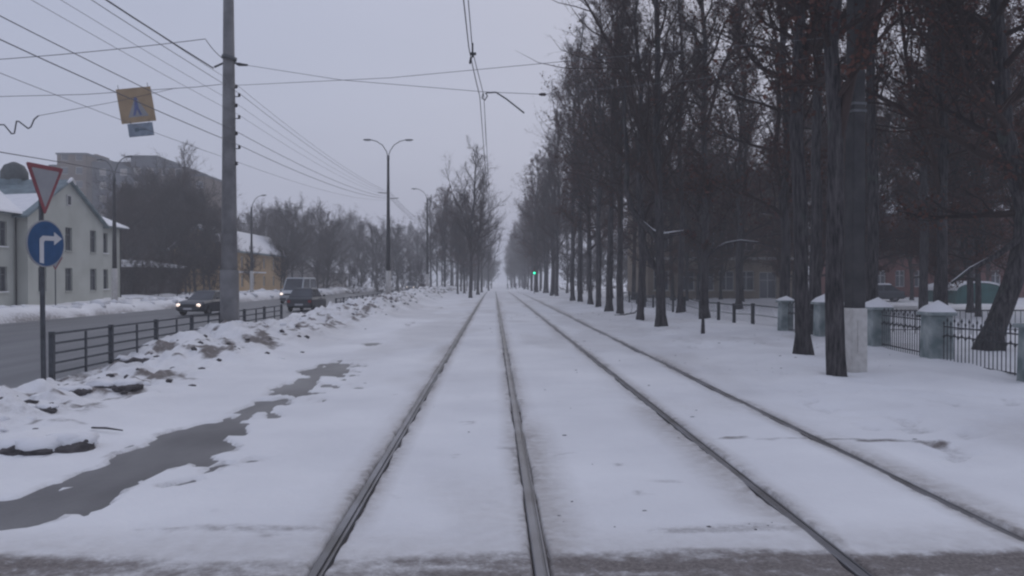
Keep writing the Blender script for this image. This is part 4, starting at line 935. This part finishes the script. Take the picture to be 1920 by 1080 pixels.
# catenary pole on the right with whitewashed foot
cx, cy = tp(1600, 702); cx += .02
cp = empty('catenary_pole', (cx, cy, gz(cx, cy)), R(12), 'square concrete pole with whitewashed foot behind the nearest tree', 'pole')
MB().frustum((0, 0, -.3), .32, .31, .25, .25, 10.8).build('shaft', M['pole_dark'], cp, bevel=.03)
wf = MB().frustum((0, 0, -.3), .385, .365, .37, .352, 1.62).build('whitewashed_foot', M['whitewash'], cp, bevel=.03)
MB().box(-.055, -.192, .42, .075, -.181, 1.05).build('panel_recess', M['whitewash'], wf)
for zz in (5.35, 5.5): MB().frustum((0, 0, zz), .31, .31, .31, .31, .05).build('band', M['steel'], cp)

# ------------------------------------------------------------------ wires
def wire(pts, r, label, group=None, name='overhead_wire', m='wire', sag=0.0, n=14):
    P = []
    for a, b in zip(pts, pts[1:]):
        a, b = Vector(a), Vector(b)
        for i in range(n + 1):
            if i == 0 and P: continue
            t = i / n; q = a.lerp(b, t); q.z -= 4 * sag * t * (1 - t); P.append(q)
    return tag(MB().tube(P, r, 5).build(name, M[m]), label, 'wire', group)
ordn = ['topmost', 'second', 'third', 'fourth', 'fifth', 'sixth', 'lowest']
for k in range(7):
    zz = WZ[k]; x = PX + WX[k]; xl = PX - .05 - .06 * k
    rr = (.006, .008, .005, .005, .009, .010, .005)[k]
    wire([(x - .25, -12, zz + .1), (x, PYY, zz), (PX + .2, 59, 8.35 - .09 * k), (PX + .2, 94, 8.4 - .09 * k)], rr,
         ordn[k] + ' feeder wire of the bundle running past the big concrete pole along the road', 'feeder wires along the road', sag=.35)
wire([(PX - .9, -12, 8.3), (PX - .45, PYY, zpole(128))], .02, 'dark cable rising from the big pole crossarm to the upper left corner', 'feeder wires along the road', sag=.4)
# cross span wires
pL = Vector((PX + .5, PYY, zpole(122))); pR = Vector((cx - .2, cy, 7.0))
mid = at(905, 172, 20.3); ins = at(1018, 177, 19.6)
span = empty('span_wire', mid, 0, 'cross wire from the big pole over the tracks with insulator near the trees', 'wire')
MB().tube([p - mid for p in (pL, at(640, 150, 22.0), mid, ins)], .007, 5).build('wire', M['wire'], span)
MB().tube([p - mid for p in (ins, at(1300, 150, 18), Vector((cx - .2, cy, 6.7)))], .006, 5).build('wire', M['wire'], span)
MB().lathe([(0, -.10), (.03, -.09), (.03, -.05), (.05, -.03), (.03, 0), (.05, .03), (.03, .06), (0, .1)], 8).xf(Matrix.Translation(ins - mid) @ Matrix.Rotation(R(90), 4, 'Y')).build('insulator', M['insulator'], span)
wire([Vector((PX + .2, PYY, zpole(160))), at(730, 146, 21.5), at(1060, 115, 19.2), pR], .007, 'upper cross wire sloping up over the tracks to the right hand trees', 'cross wires', sag=0)
wire([at(-40, 114, PYY), at(385, 73, PYY), Vector((PX - .2, PYY, zpole(108)))], .011, 'stay wire crossing the road and dropping to the big pole', 'cross wires', sag=.05)
wire([at(-40, 182, PYY), at(160, 177, PYY), at(370, 163, PYY), Vector((PX - .2, PYY, zpole(158)))], .009, 'thin cross wire over the road that carries the hanging sign', 'cross wires')
wire([at(-30, 280, 17), at(120, 305, 24), at(260, 330, 34)], .012, 'low thin wire over the road at the left edge', 'cross wires')
# trolley wire loop at the left edge
Q = [(-20, 234), (8, 234), (22, 251), (27, 250), (31, 227), (36, 228), (53, 241), (58, 238), (64, 224), (72, 217)]
wire([at(x, y, 20) for x, y in Q], .018, 'kinked loop of slack wire hanging at the left edge above the road', None, 'slack_wire', n=3)
wire([at(72, 217, 20), at(220, 190, 22), at(330, 165, PYY)], .007, 'very thin suspension wire from the kinked loop', 'cross wires')
# contact and messenger wires above the left track
yA = 20.3; cz = at(905, 180, yA).z; cwx = at(907, 180, yA).x
wire([(-.49, -3, cz + .02), (-.50, 16, cz), (cwx - .1, yA, cz - .0), (-.34, 58, cz), (-.42, 96, cz), (-.4, 200, cz - .2)], .011, 'tram contact wire over the left track, left of the two', 'tram overhead wires', sag=.04)
wire([at(878, 0, 13.5) , at(886, 96, 15.5), at(907, 178, yA), (-.25, 58, cz + .3), (-.3, 96, cz + .3)], .009, 'tram messenger wire over the left track, right of the two', 'tram overhead wires')
cl = empty('wire_clamp', at(886, 98, 15.5), 0, 'small dark clamp joining the two tram wires', 'clamp')
MB().box(-.05, -.03, -.05, .07, .03, -.01).tube([(0, 0, -.10), (0, 0, .18)], .018, 6).build('clamp_body', M['iron'], cl)
MB().tube([(-.03, 0, -.10), (-.05, 0, -.22)], .022, 6).build('clamp_jaw', M['iron'], cl)
ra = empty('registration_arm', at(908, 178, yA), 0, 'bent registration arm holding the tram wire below the cross wire', 'arm')
o_ = at(908, 178, yA)
MB().tube([at(912, 174, yA) - o_, at(930, 173, yA) - o_, at(950, 186, yA) - o_, at(983, 212, yA) - o_], .02, 6).build('tube', M['steel'], ra)
MB().tube([at(906, 175, yA) - o_, at(904, 184, yA) - o_, at(909, 188, yA) - o_, at(914, 180, yA) - o_, at(910, 174, yA) - o_], .016, 5).build('clip', M['iron'], ra)
MB().tube([at(908, 190, yA) - o_, at(911, 275, 34) - o_], .005, 4).build('dropper', M['wire'], ra)

# ------------------------------------------------------------------ signs
sx_, sy_ = -7.81, 14.05
s0 = gz(sx_, sy_)
sp = empty('sign_post', (sx_, sy_, s0 - .1), 0, 'grey steel post carrying the give way and turn right signs', 'sign post')
MB().tube([(0, 0, -.3), (-.03, 0, 3.75 - s0)], .042, 10).build('post', M['fence_grey'], sp)
rot = R(75)
def sign_parent(name, c, label, cat='sign', rz=rot, roll=0):
    e = empty(name, c, rz, label, cat); e.rotation_euler = (0, R(roll), rz); return e
# give way
nrm = Vector((math.sin(rot), -math.cos(rot), 0)) * .075
c = Vector((sx_ - .015, sy_, at(79, 352, sy_).z)) + nrm; yd = sign_parent('yield_sign', c, 'inverted triangle give way sign with red border above the blue sign', roll=1.0)
def tri(w_, h_, dz=0): return [(-w_ / 2, h_ * .45 + dz), (0, -h_ * .55 + dz), (w_ / 2, h_ * .45 + dz)]
def rounded(pts, r, k=4):
    out = []
    n = len(pts)
    for i in range(n):
        p, a, b = Vector(pts[i]), Vector(pts[i - 1]), Vector(pts[(i + 1) % n]); u = (a - p).normalized(); v = (b - p).normalized()
        for j in range(k + 1):
            t = j / k; q = (p + u * r) * (1 - t) ** 2 + p * 2 * t * (1 - t) + (p + v * r) * t * t; out.append((q.x, q.y))
    return out
MB().prism(rounded(tri(.80, .86), .05), 'y', 0, .02).build('red_border', M['red_sign'], yd)
MB().prism(rounded(tri(.60, .66, .015), .03), 'y', -.004, -.001).build('face', M['grey_sign'], yd)
# turn right
c = Vector((sx_ - .01, sy_, at(81, 457, sy_).z)) + nrm; tr = sign_parent('turn_sign', c, 'round blue sign with a white arrow turning right on the sign post')
circ = lambda r: [(r * math.cos(a), r * math.sin(a)) for a in np.linspace(0, 2 * math.pi, 33)[:-1]]
MB().prism(circ(.41), 'y', 0, .02).build('rim', M['grey_sign'], tr)
MB().prism(circ(.385), 'y', -.004, -.001).build('blue_disc', M['blue_sign'], tr)
ar = [(-.145, -.33), (-.055, -.345), (-.055, .02), (-.03, .055), (.17, .055), (.17, -.02), (.345, .10), (.17, .21), (.17, .135), (-.08, .135), (-.145, .08)]
MB().prism(ar, 'y', -.009, -.006).build('arrow', M['white_sign'], tr)
# hanging crossing sign
Yh = PYY - .1; c = at(255, 197, Yh); hs = sign_parent('hanging_sign', c, 'orange square pedestrian crossing sign hanging tilted over the road', rz=R(12), roll=-9)
k_ = Yh / 1500
MB().box(-.47, 0, -.5, .47, .03, .5).build('board', M['orange_sign'], hs)
MB().prism([(-.26, -.34), (.30, -.34), (.02, .26)], 'y', -.005, -.001).build('triangle', M['grey_sign'], hs)
fg = MB()
fg.prism([(-.02, .12), (.05, .12), (.06, -.08), (.12, -.30), (.06, -.30), (.01, -.12), (-.06, -.30), (-.12, -.30), (-.05, -.06)], 'y', -.010, -.007)
fg.prism([(.015 + .05 * math.cos(a), .17 + .05 * math.sin(a)) for a in np.linspace(0, 6.28, 13)[:-1]], 'y', -.010, -.007)
fg.build('figure', M['blue_fig'], hs)
for s_ in (-.4, .4): MB().tube([(s_, .015, .5), (s_, .015, .62)], .008, 5).build('hanger', M['wire'], hs)
c2 = at(264, 243, Yh); hp = sign_parent('hanging_plate', c2, 'small grey plate hanging below the orange crossing sign', rz=R(12), roll=-8)
MB().box(-.34, 0, -.19, .34, .025, .19).build('board', mat('plate_grey', (0.24, 0.28, 0.33), 0.5), hp)
MB().prism([(-.16, -.05), (-.16, .05), (-.05, .05), (-.05, .02), (.16, .02), (.16, -.02), (-.05, -.02), (-.05, -.05)], 'y', -.005, -.001).build('mark', mat('plate_mark', (0.12, 0.16, 0.19), 0.5), hp)
for s_ in (-.25, .25): MB().tube([(s_, .012, .19), (s_, .012, .28)], .008, 5).build('hanger', M['wire'], hp)
# small far sign
p = atx(104, 540, -24.6); fs = empty('road_sign', (p.x, p.y, gz(p.x, p.y) - .1), R(30), 'small reddish triangle sign on a thin post across the road behind the blue sign', 'sign')
zc = at(100, 490, p.y).z - gz(p.x, p.y)
MB().tube([(0, 0, -.2), (0, 0, zc + .3)], .03, 6).build('post', M['fence_grey'], fs)
MB().prism(rounded(tri(.75, .75, zc), .05), 'y', -.06, -.035).build('red_border', M['red_sign'], fs)
MB().prism(rounded(tri(.5, .5, zc + .01), .03), 'y', -.066, -.062).build('face', M['grey_sign'], fs)

# green signal far ahead
gX, gY = at(1002, 512, 110).x, 110.0; gzv = at(1002, 512, 110).z - gz(gX, gY)
tl = empty('traffic_signal', (gX, gY, gz(gX, gY)), 0, 'traffic signal showing green beside the right hand trees', 'traffic signal')
MB().tube([(0, .12, -.2), (0, .12, gzv + .75)], .055, 8).build('post', M['fence_grey'], tl)
hb = MB().box(-.17, -.1, gzv - .22, .17, .06, gzv + .78).build('housing', M['iron'], tl)
for zz, m_ in ((0, 'green_lit'), (.28, 'lens_amber_off'), (.56, 'lens_red_off')):
    MB().prism([(.135 * math.cos(a), gzv + zz + .135 * math.sin(a)) for a in np.linspace(0, 6.28, 17)[:-1]], 'y', -.115, -.101).build('lens', M[m_], hb)

# ------------------------------------------------------------------ vehicles
def car(loc, rz, label, cname, paint, L=4.4, W=1.75, Hh=1.42, lit=False, snow=False, van=False, name='car'):
    """car pointing along local +y, origin on the road under its middle"""
    e = empty(name, loc, rz, label, cname); y0, y1 = -L / 2, L / 2; w2 = W / 2
    belt = .92 if not van else 1.15; hood = .82 if not van else 1.05
    # stations: y, half width, z bottom, z shoulder
    S = [(y0, w2 * .86, .38, belt - .10), (y0 + .12, w2 * .95, .26, belt - .01), (y0 + .9, w2, .22, belt), (0, w2, .2, belt), (y1 - 1.25 if not van else y1 - .8, w2, .22, belt - .02), (y1 - .35, w2 * .95, .24, hood), (y1 - .08, w2 * .86, .28, hood - .12), (y1, w2 * .78, .40, hood - .26)]
    V = []; F = []
    for (y, hw, zb0, zs) in S:
        V += [(-hw * .93, y, zb0), (-hw, y, zb0 + .16), (-hw, y, zs - .12), (-hw * .9, y, zs), (hw * .9, y, zs), (hw, y, zs - .12), (hw, y, zb0 + .16), (hw * .93, y, zb0)]
    n = 8
    for j in range(len(S) - 1): F += [(j * n + i, j * n + (i + 1) % n, (j + 1) * n + (i + 1) % n, (j + 1) * n + i) for i in range(n)]
    F += [tuple(range(n - 1, -1, -1)), tuple(len(V) - n + i for i in range(n))]
    MB().add(V, F, False).build('body', paint, e, bevel=.04)
    rb0, rb1, rt0, rt1 = (y0 + .35, y1 - 1.3, y0 + 1.0, y1 - 2.05) if not van else (y0 + .04, y1 - .85, y0 + .12, y1 - 1.6)
    cw, tw = w2 * .89, w2 * .70 if not van else w2 * .80; zt = Hh
    bot = [(-cw, rb0, belt - .01), (cw, rb0, belt - .01), (cw, rb1, belt - .03), (-cw, rb1, belt - .03)]; tpq = [(-tw, rt0, zt - .04), (tw, rt0, zt - .04), (tw, rt1, zt - .04), (-tw, rt1, zt - .04)]
    MB().add(bot + tpq, [(0, 1, 5, 4), (1, 2, 6, 5), (2, 3, 7, 6), (3, 0, 4, 7), (4, 5, 6, 7)]).build('pillars', paint, e)
    rf = MB().frustum((0, (rt0 + rt1) / 2, zt - .045), tw * 2 + .06, rt1 - rt0 + .08, tw * 2 - .12, rt1 - rt0 - .15, .06).build('roof', paint, e, bevel=.02)
    def quad(a, b, c, d, s_, nm, off=.008):
        P = [Vector(q) for q in (a, b, c, d)]; ctr = sum(P, Vector()) / 4; nn = (P[1] - P[0]).cross(P[3] - P[0]).normalized()
        if nn.dot(ctr - Vector((0, 0, 1.0))) < 0: nn = -nn
        P = [ctr + (q - ctr) * s_ + nn * off for q in P]; Q2 = [q - nn * .02 for q in P]
        return MB().add(P + Q2, [(0, 1, 2, 3), (7, 6, 5, 4), (0, 4, 5, 1), (1, 5, 6, 2), (2, 6, 7, 3), (3, 7, 4, 0)]).build(nm, M['glass'], e)
    quad(bot[3], bot[2], tpq[2], tpq[3], .90, 'windscreen'); quad(bot[0], bot[1], tpq[1], tpq[0], .86, 'rear_window')
    for a, b, c, d in ((0, 3, 7, 4), (1, 2, 6, 5)):
        Q4 = (bot + tpq); A, B, Cc, D = (Vector(Q4[i]) for i in (a, b, c, d)); m0 = A.lerp(B, .48); m1 = D.lerp(Cc, .48)
        quad(A, m0, m1, D, .84, 'side_window'); quad(m0, B, Cc, m1, .84, 'side_window')
    for sy in (y0 + .78, y1 - .85):
        for s_ in (-1, 1):
            wh = MB().lathe([(.18, -.10), (.30, -.10), (.32, -.06), (.32, .06), (.30, .10), (.18, .10)], 16).xf(Matrix.Translation((s_ * (w2 - .12), sy, .32)) @ Matrix.Rotation(R(90), 4, 'Y'))
            o = wh.build('tyre', M['tyre'], e)
            MB().prism([(.2 * math.cos(a), .2 * math.sin(a)) for a in np.linspace(0, 6.28, 13)[:-1]], 'x', -.075, .075).xf(Matrix.Translation((s_ * (w2 - .12), sy, .32))).build('rim', M['rim'], o)
    hz = hood - .20
    for s_ in (-1, 1):
        MB().lathe([(0, .0), (.09, .0), (.10, -.05)], 12).xf(Matrix.Translation((s_ * w2 * .70, y1 + .0, hz)) @ Matrix.Rotation(R(-90), 4, 'X') @ Matrix.Scale(1.25, 4, (1, 0, 0))).build('headlight', M['headlamp'] if lit else M['lamp_off'], e)
        MB().box(min(s_ * w2 * .66, s_ * w2 * .88), y0 - .015, belt - .32, max(s_ * w2 * .66, s_ * w2 * .88), y0 + .06, belt - .16).build('tail_light', M['tail'], e)
        MB().box(min(s_ * w2, s_ * (w2 + .16)), rb1 - .35, belt + .02, max(s_ * w2, s_ * (w2 + .16)), rb1 - .27, belt + .14).build('mirror', paint, e)
    MB().box(-w2 * .82, y1 - .02, .34, w2 * .82, y1 + .06, .50).build('front_bumper', M['fence_grey'], e, bevel=.02); MB().box(-w2 * .84, y0 - .06, .34, w2 * .84, y0 + .02, .52).build('rear_bumper', M['fence_grey'], e, bevel=.02)
    MB().box(-w2 * .45, y1 + .0, hz - .10, w2 * .45, y1 + .012, hz + .04).build('grille', M['iron'], e)
    MB().box(-.26, y0 - .075, .42, .26, y0 - .062, .53).build('licence_plate', M['white_sign'], e); MB().box(-.26, y1 + .062, .36, .26, y1 + .075, .47).build('licence_plate', M['white_sign'], e)
    if snow: MB().frustum((0, (rt0 + rt1) / 2, zt + .016), tw * 2 - .02, rt1 - rt0 + .02, tw * 1.6, rt1 - rt0 - .3, .12).build('snow', M['snow'], e, bevel=.04)
    return e
RZ = -0.13
p_dark = mat('dark_blue_paint', (0.035, 0.04, 0.05), 0.35, spec=0.5); p_grey = mat('dark_grey_paint', (0.05, 0.055, 0.065), 0.35, spec=0.5)
p_white = mat('white_van_paint', (0.50, 0.52, 0.54), 0.4); p_red = mat('red_car_paint', (0.22, 0.07, 0.07), 0.4); p_black = mat('black_paint', (0.045, 0.05, 0.055), 0.35)
p = at(388, 560, 48.5); car((p.x, p.y, RZ), R(172), 'dark car with lit headlights coming towards us beside the big pole', 'car', p_grey, lit=True)
car((-12.6, 54.4, RZ), 0, 'dark hatchback driving away in the near lane past the end of the railing', 'car', p_dark, L=4.7, Hh=1.52)
p = at(560, 540, 72); car((p.x, p.y, RZ), R(176), 'white van with a lit headlight coming along behind the dark hatchback', 'van', p_white, L=5.2, W=2.0, Hh=2.25, lit=True, van=True, name='van')
p = at(772, 530, 158); car((p.x, p.y, float(base_z(158)) + RZ), R(178), 'far white topped car with two lit headlights on the road', 'car', p_white, L=4.6, W=1.85, Hh=1.95, lit=True, van=True)
p = at(793, 530, 166); car((p.x, p.y, float(base_z(166)) + RZ), 0, 'far reddish car right of the one with two lit headlights', 'car', p_red, L=4.3, Hh=1.5)
p = at(1642, 556, 68); car((p.x, p.y, gz(p.x, p.y)), R(70), 'snow topped parked car before the red brick building', 'car', p_grey, snow=True)

# ------------------------------------------------------------------ people far ahead
def person(x, y, label, coat, rz=0.0, hgt=1.7, ph=1):
    z = gz(x, y)
    J = [(0, 0, .92), (0, 0, 1.12), (0, 0, 1.36), (0, .01, 1.50), (0, .03, 1.62),
         (.10, 0, .90), (.11, .10 * ph, .50), (.11, .16 * ph, .09), (.11, .27 * ph, .05), (-.10, 0, .90), (-.11, -.06 * ph, .50), (-.11, -.22 * ph, .12), (-.11, -.12 * ph, .05),
         (.20, 0, 1.38), (.25, -.10 * ph, 1.12), (.25, -.04 * ph, .86), (-.20, 0, 1.38), (-.25, .08 * ph, 1.12), (-.25, .16 * ph, .87)]
    E = [(0, 1), (1, 2), (2, 3), (3, 4), (0, 5), (5, 6), (6, 7), (7, 8), (0, 9), (9, 10), (10, 11), (11, 12), (2, 13), (13, 14), (14, 15), (2, 16), (16, 17), (17, 18)]
    Rr = [.17, .17, .18, .07, .11, .11, .075, .055, .05, .11, .075, .055, .05, .08, .06, .045, .08, .06, .045]
    me = bpy.data.meshes.new('person'); me.from_pydata(J, E, []); me.materials.append(coat)
    o = bpy.data.objects.new('person', me); C.objects.link(o); o.location = (x, y, z); o.rotation_euler = (0, 0, rz); s_ = hgt / 1.73; o.scale = (s_, s_, s_)
    o.modifiers.new('skin', 'SKIN'); sv = me.skin_vertices[0].data
    for i, r in enumerate(Rr): sv[i].radius = (r, r * .8)
    sv[0].use_root = True
    o.modifiers.new('smooth', 'SUBSURF').levels = 1
    tag(o, label, 'person', 'people far ahead'); return o
coat1 = mat('dark_winter_coat', (0.04, 0.04, 0.05), 0.9); coat2 = mat('brown_winter_coat', (0.06, 0.05, 0.05), 0.9)
p = at(952, 530, 195); person(p.x, p.y, 'left one of two people side by side on the right track far ahead', coat1, R(90))
p = at(959, 530, 196); person(p.x, p.y, 'right one of two people side by side on the right track far ahead', coat2, R(80), ph=-1)
p = at(967, 530, 192); person(p.x, p.y, 'person in dark coat standing just right of the pair far ahead', coat1, R(20), 1.75)
p = at(921, 530, 215); person(p.x, p.y, 'lone dark figure far ahead left of the tracks', coat2, R(200), 1.7)

# ------------------------------------------------------------------ lumps on the bank, fallen branch, twigs
ROCKS = {}
def rock(rg, r, squash=.6, n=2):
    k = (n, rg.randrange(8))
    if k not in ROCKS: ROCKS[k] = rock_shape(random.Random(k[1] * 7 + n), 1.0, 1.0, n)
    v, f = ROCKS[k]; a = rg.random() * 6.28; c, s_ = math.cos(a) * r, math.sin(a) * r
    return [(x * c - y * s_, x * s_ + y * c, z * r * squash) for x, y, z in v], f
def rock_shape(rg, r, squash=.6, n=2):
    bm = bmesh.new(); bmesh.ops.create_icosphere(bm, subdivisions=n, radius=r)
    s1 = rg.random() * 50
    for v in bm.verts:
        k = 0.35 + 1.25 * float(fbm(np.array([v.co.x / r * 1.6 + s1]), np.array([v.co.y / r * 1.6 + v.co.z / r * 2.1 + s1]), 3, 3)[0]); v.co *= k; v.co.z *= squash
    vs_ = [tuple(v.co) for v in bm.verts]; fs_ = [tuple(v.index for v in f.verts) for f in bm.faces]; bm.free(); return vs_, fs_
M['dark_clod'] = mat('dark_clods', (0.055, 0.05, 0.052), 0.9, scale=9, bump=0.6, bscale=30, col2=(0.12, 0.11, 0.11))
rg = random.Random(12)
for (px, py, zz, r, lb) in ((88, 826, .12, .30, 'large dark lump capped with snow at the lower left'), (208, 726, .15, .27, 'dark patch on the snow bank just below the railing'),
                            (257, 668, .30, .26, 'dark lump against the second railing post'), (78, 768, .2, .13, 'small dark lump above the large one at lower left'), (140, 742, .12, .15, 'dark flat lump at the foot of the first railing post')):
    p = gp(px, py, zz); e = empty('dark_lump', (p.x, p.y, gz(p.x, p.y)), rg.random() * .5, lb, 'soil lump', 'dark lumps on the bank'); b1 = MB(); b2 = MB()
    for q in range(7):  # dark irregular clods below, snow clods set over and behind them
        v, f = rock(rg, r * rg.uniform(.45, .8), .6, 2); ox, oy = rg.uniform(-1, 1) * r * 1.1, rg.uniform(-.4, .5) * r; b1.add([(x * 1.2 + ox, y + oy, z - .02) for x, y, z in v], f, False)
        v, f = rock(rg, r * rg.uniform(.5, .8), .5, 2); b2.add([(x * 1.3 + ox * .95, y + oy + r * .35, z + r * .20) for x, y, z in v], f, True)
    tag(b1.build('dark_clod', M['dark_clod'], e), kind='stuff'); tag(b2.build('snow_cover', M['snow'], e), kind='stuff')
cl_ = MB()
for i in range(240):
    y = 8 + 110 * rg.random() ** 1.9; x = rg.gauss(-6.9, .65)
    if x < -8.2 or x > -5: continue
    r = rg.uniform(.02, .085) * (1 + y / 60); v, f = rock(rg, r, .6, 1); z = gz(x, y)
    cl_.add([(x + a, y + b, z + c - r * .1) for a, b, c in v], f, True)
tag(cl_.build('dirty_clods', M['dark_clod']), 'scattered dark clods along the left snow bank', None, kind='stuff')
sl = MB()
for i in range(60):
    y = 8.5 + 100 * rg.random() ** 1.7; x = rg.gauss(-6.8, .7)
    if x < -8.1 or x > -5: continue
    r = rg.uniform(.05, .17); v, f = rock(rg, r, .6, 2); z = gz(x, y)
    sl.add([(x + a, y + b, z + c - r * .25) for a, b, c in v], f, True)
tag(sl.build('snow_chunks', M['snow']), 'chunks of ploughed snow along the left bank', None, kind='stuff')
sb = MB()
for i in range(150):
    y = rg.uniform(40, 130); x = rg.gauss(-25, .8)
    r = rg.uniform(.12, .5); v, f = rock(rg, r, .6, 1); sb.add([(x + a, y + b, gz(x, y) + c) for a, b, c in v], f, True)
tag(sb.build('snow_heap', M['snow']), 'heaped ploughed snow along the far side of the road', None, kind='stuff')
p = gp(1190, 598, .05); fb = empty('fallen_branch', (p.x, p.y, gz(p.x, p.y)), 0, 'fallen bare branch lying on the snow beside a slim tree', 'branch')
MB().tube([(-1.0, 0, .05), (-.5, 0, .06), (0, 0, .16), (.28, 0, .45), (.34, .05, .95)], [.015, .03, .035, .03, .01], 6).build('stem', M['bark'], fb)
for P in ([(-.2, 0, .12), (-.1, .1, .4), (-.15, .1, .7)], [(.15, 0, .3), (.5, -.1, .45), (.8, -.1, .40)], [(-.6, 0, .06), (-.8, -.15, .15)]): MB().tube(P, [.015, .01, .004], 5).build('twig', M['bark'], fb)
p = gp(200, 797, .1); tag(MB().tube([(-.22, .06, .05), (0, 0, .055), (.24, -.08, .04)], [.012, .014, .008], 5).build('stick', M['bark'], loc=(p.x, p.y, gz(p.x, p.y))), 'short stick on the snow right of the large dark lump', 'stick')
db = MB()
for i in range(420):
    y = 6.2 + 40 * rg.random() ** 2; x = rg.uniform(-3, 10) if rg.random() < .8 else rg.uniform(4.5, 10)
    if any(abs(x - r) < .2 for r in RAILS): continue
    if float(fbm(np.array([x * .5]), np.array([y * .45]), 3, 201)[0]) < .52: continue
    r = rg.uniform(.005, .016) * (1 + y / 30); v, f = rock(rg, r, .45, 1); a_ = rg.uniform(.8, 2.2); z = gz(x, y)
    db.add([(x + a * a_, y + b, z + c) for a, b, c in v], f)
tag(db.build('leaf_litter', M['dark_clod']), 'small dark bits of litter scattered over the snow', None, kind='stuff')

# ------------------------------------------------------------------ haze
hzm = bpy.data.materials.new('haze'); hzm.use_nodes = True; n = hzm.node_tree; n.nodes.clear()
ho = n.nodes.new('ShaderNodeOutputMaterial'); pv = n.nodes.new('ShaderNodeVolumePrincipled')
pv.inputs['Color'].default_value = (0.97, 0.975, 0.985, 1); pv.inputs['Density'].default_value = 0.0019; pv.inputs['Anisotropy'].default_value = 0.0
n.links.new(pv.outputs[0], ho.inputs['Volume'])
tag(MB().box(-960, -60, -8, 960, 1560, 33).build('haze', hzm), 'cold winter haze in the air', None, kind='stuff')
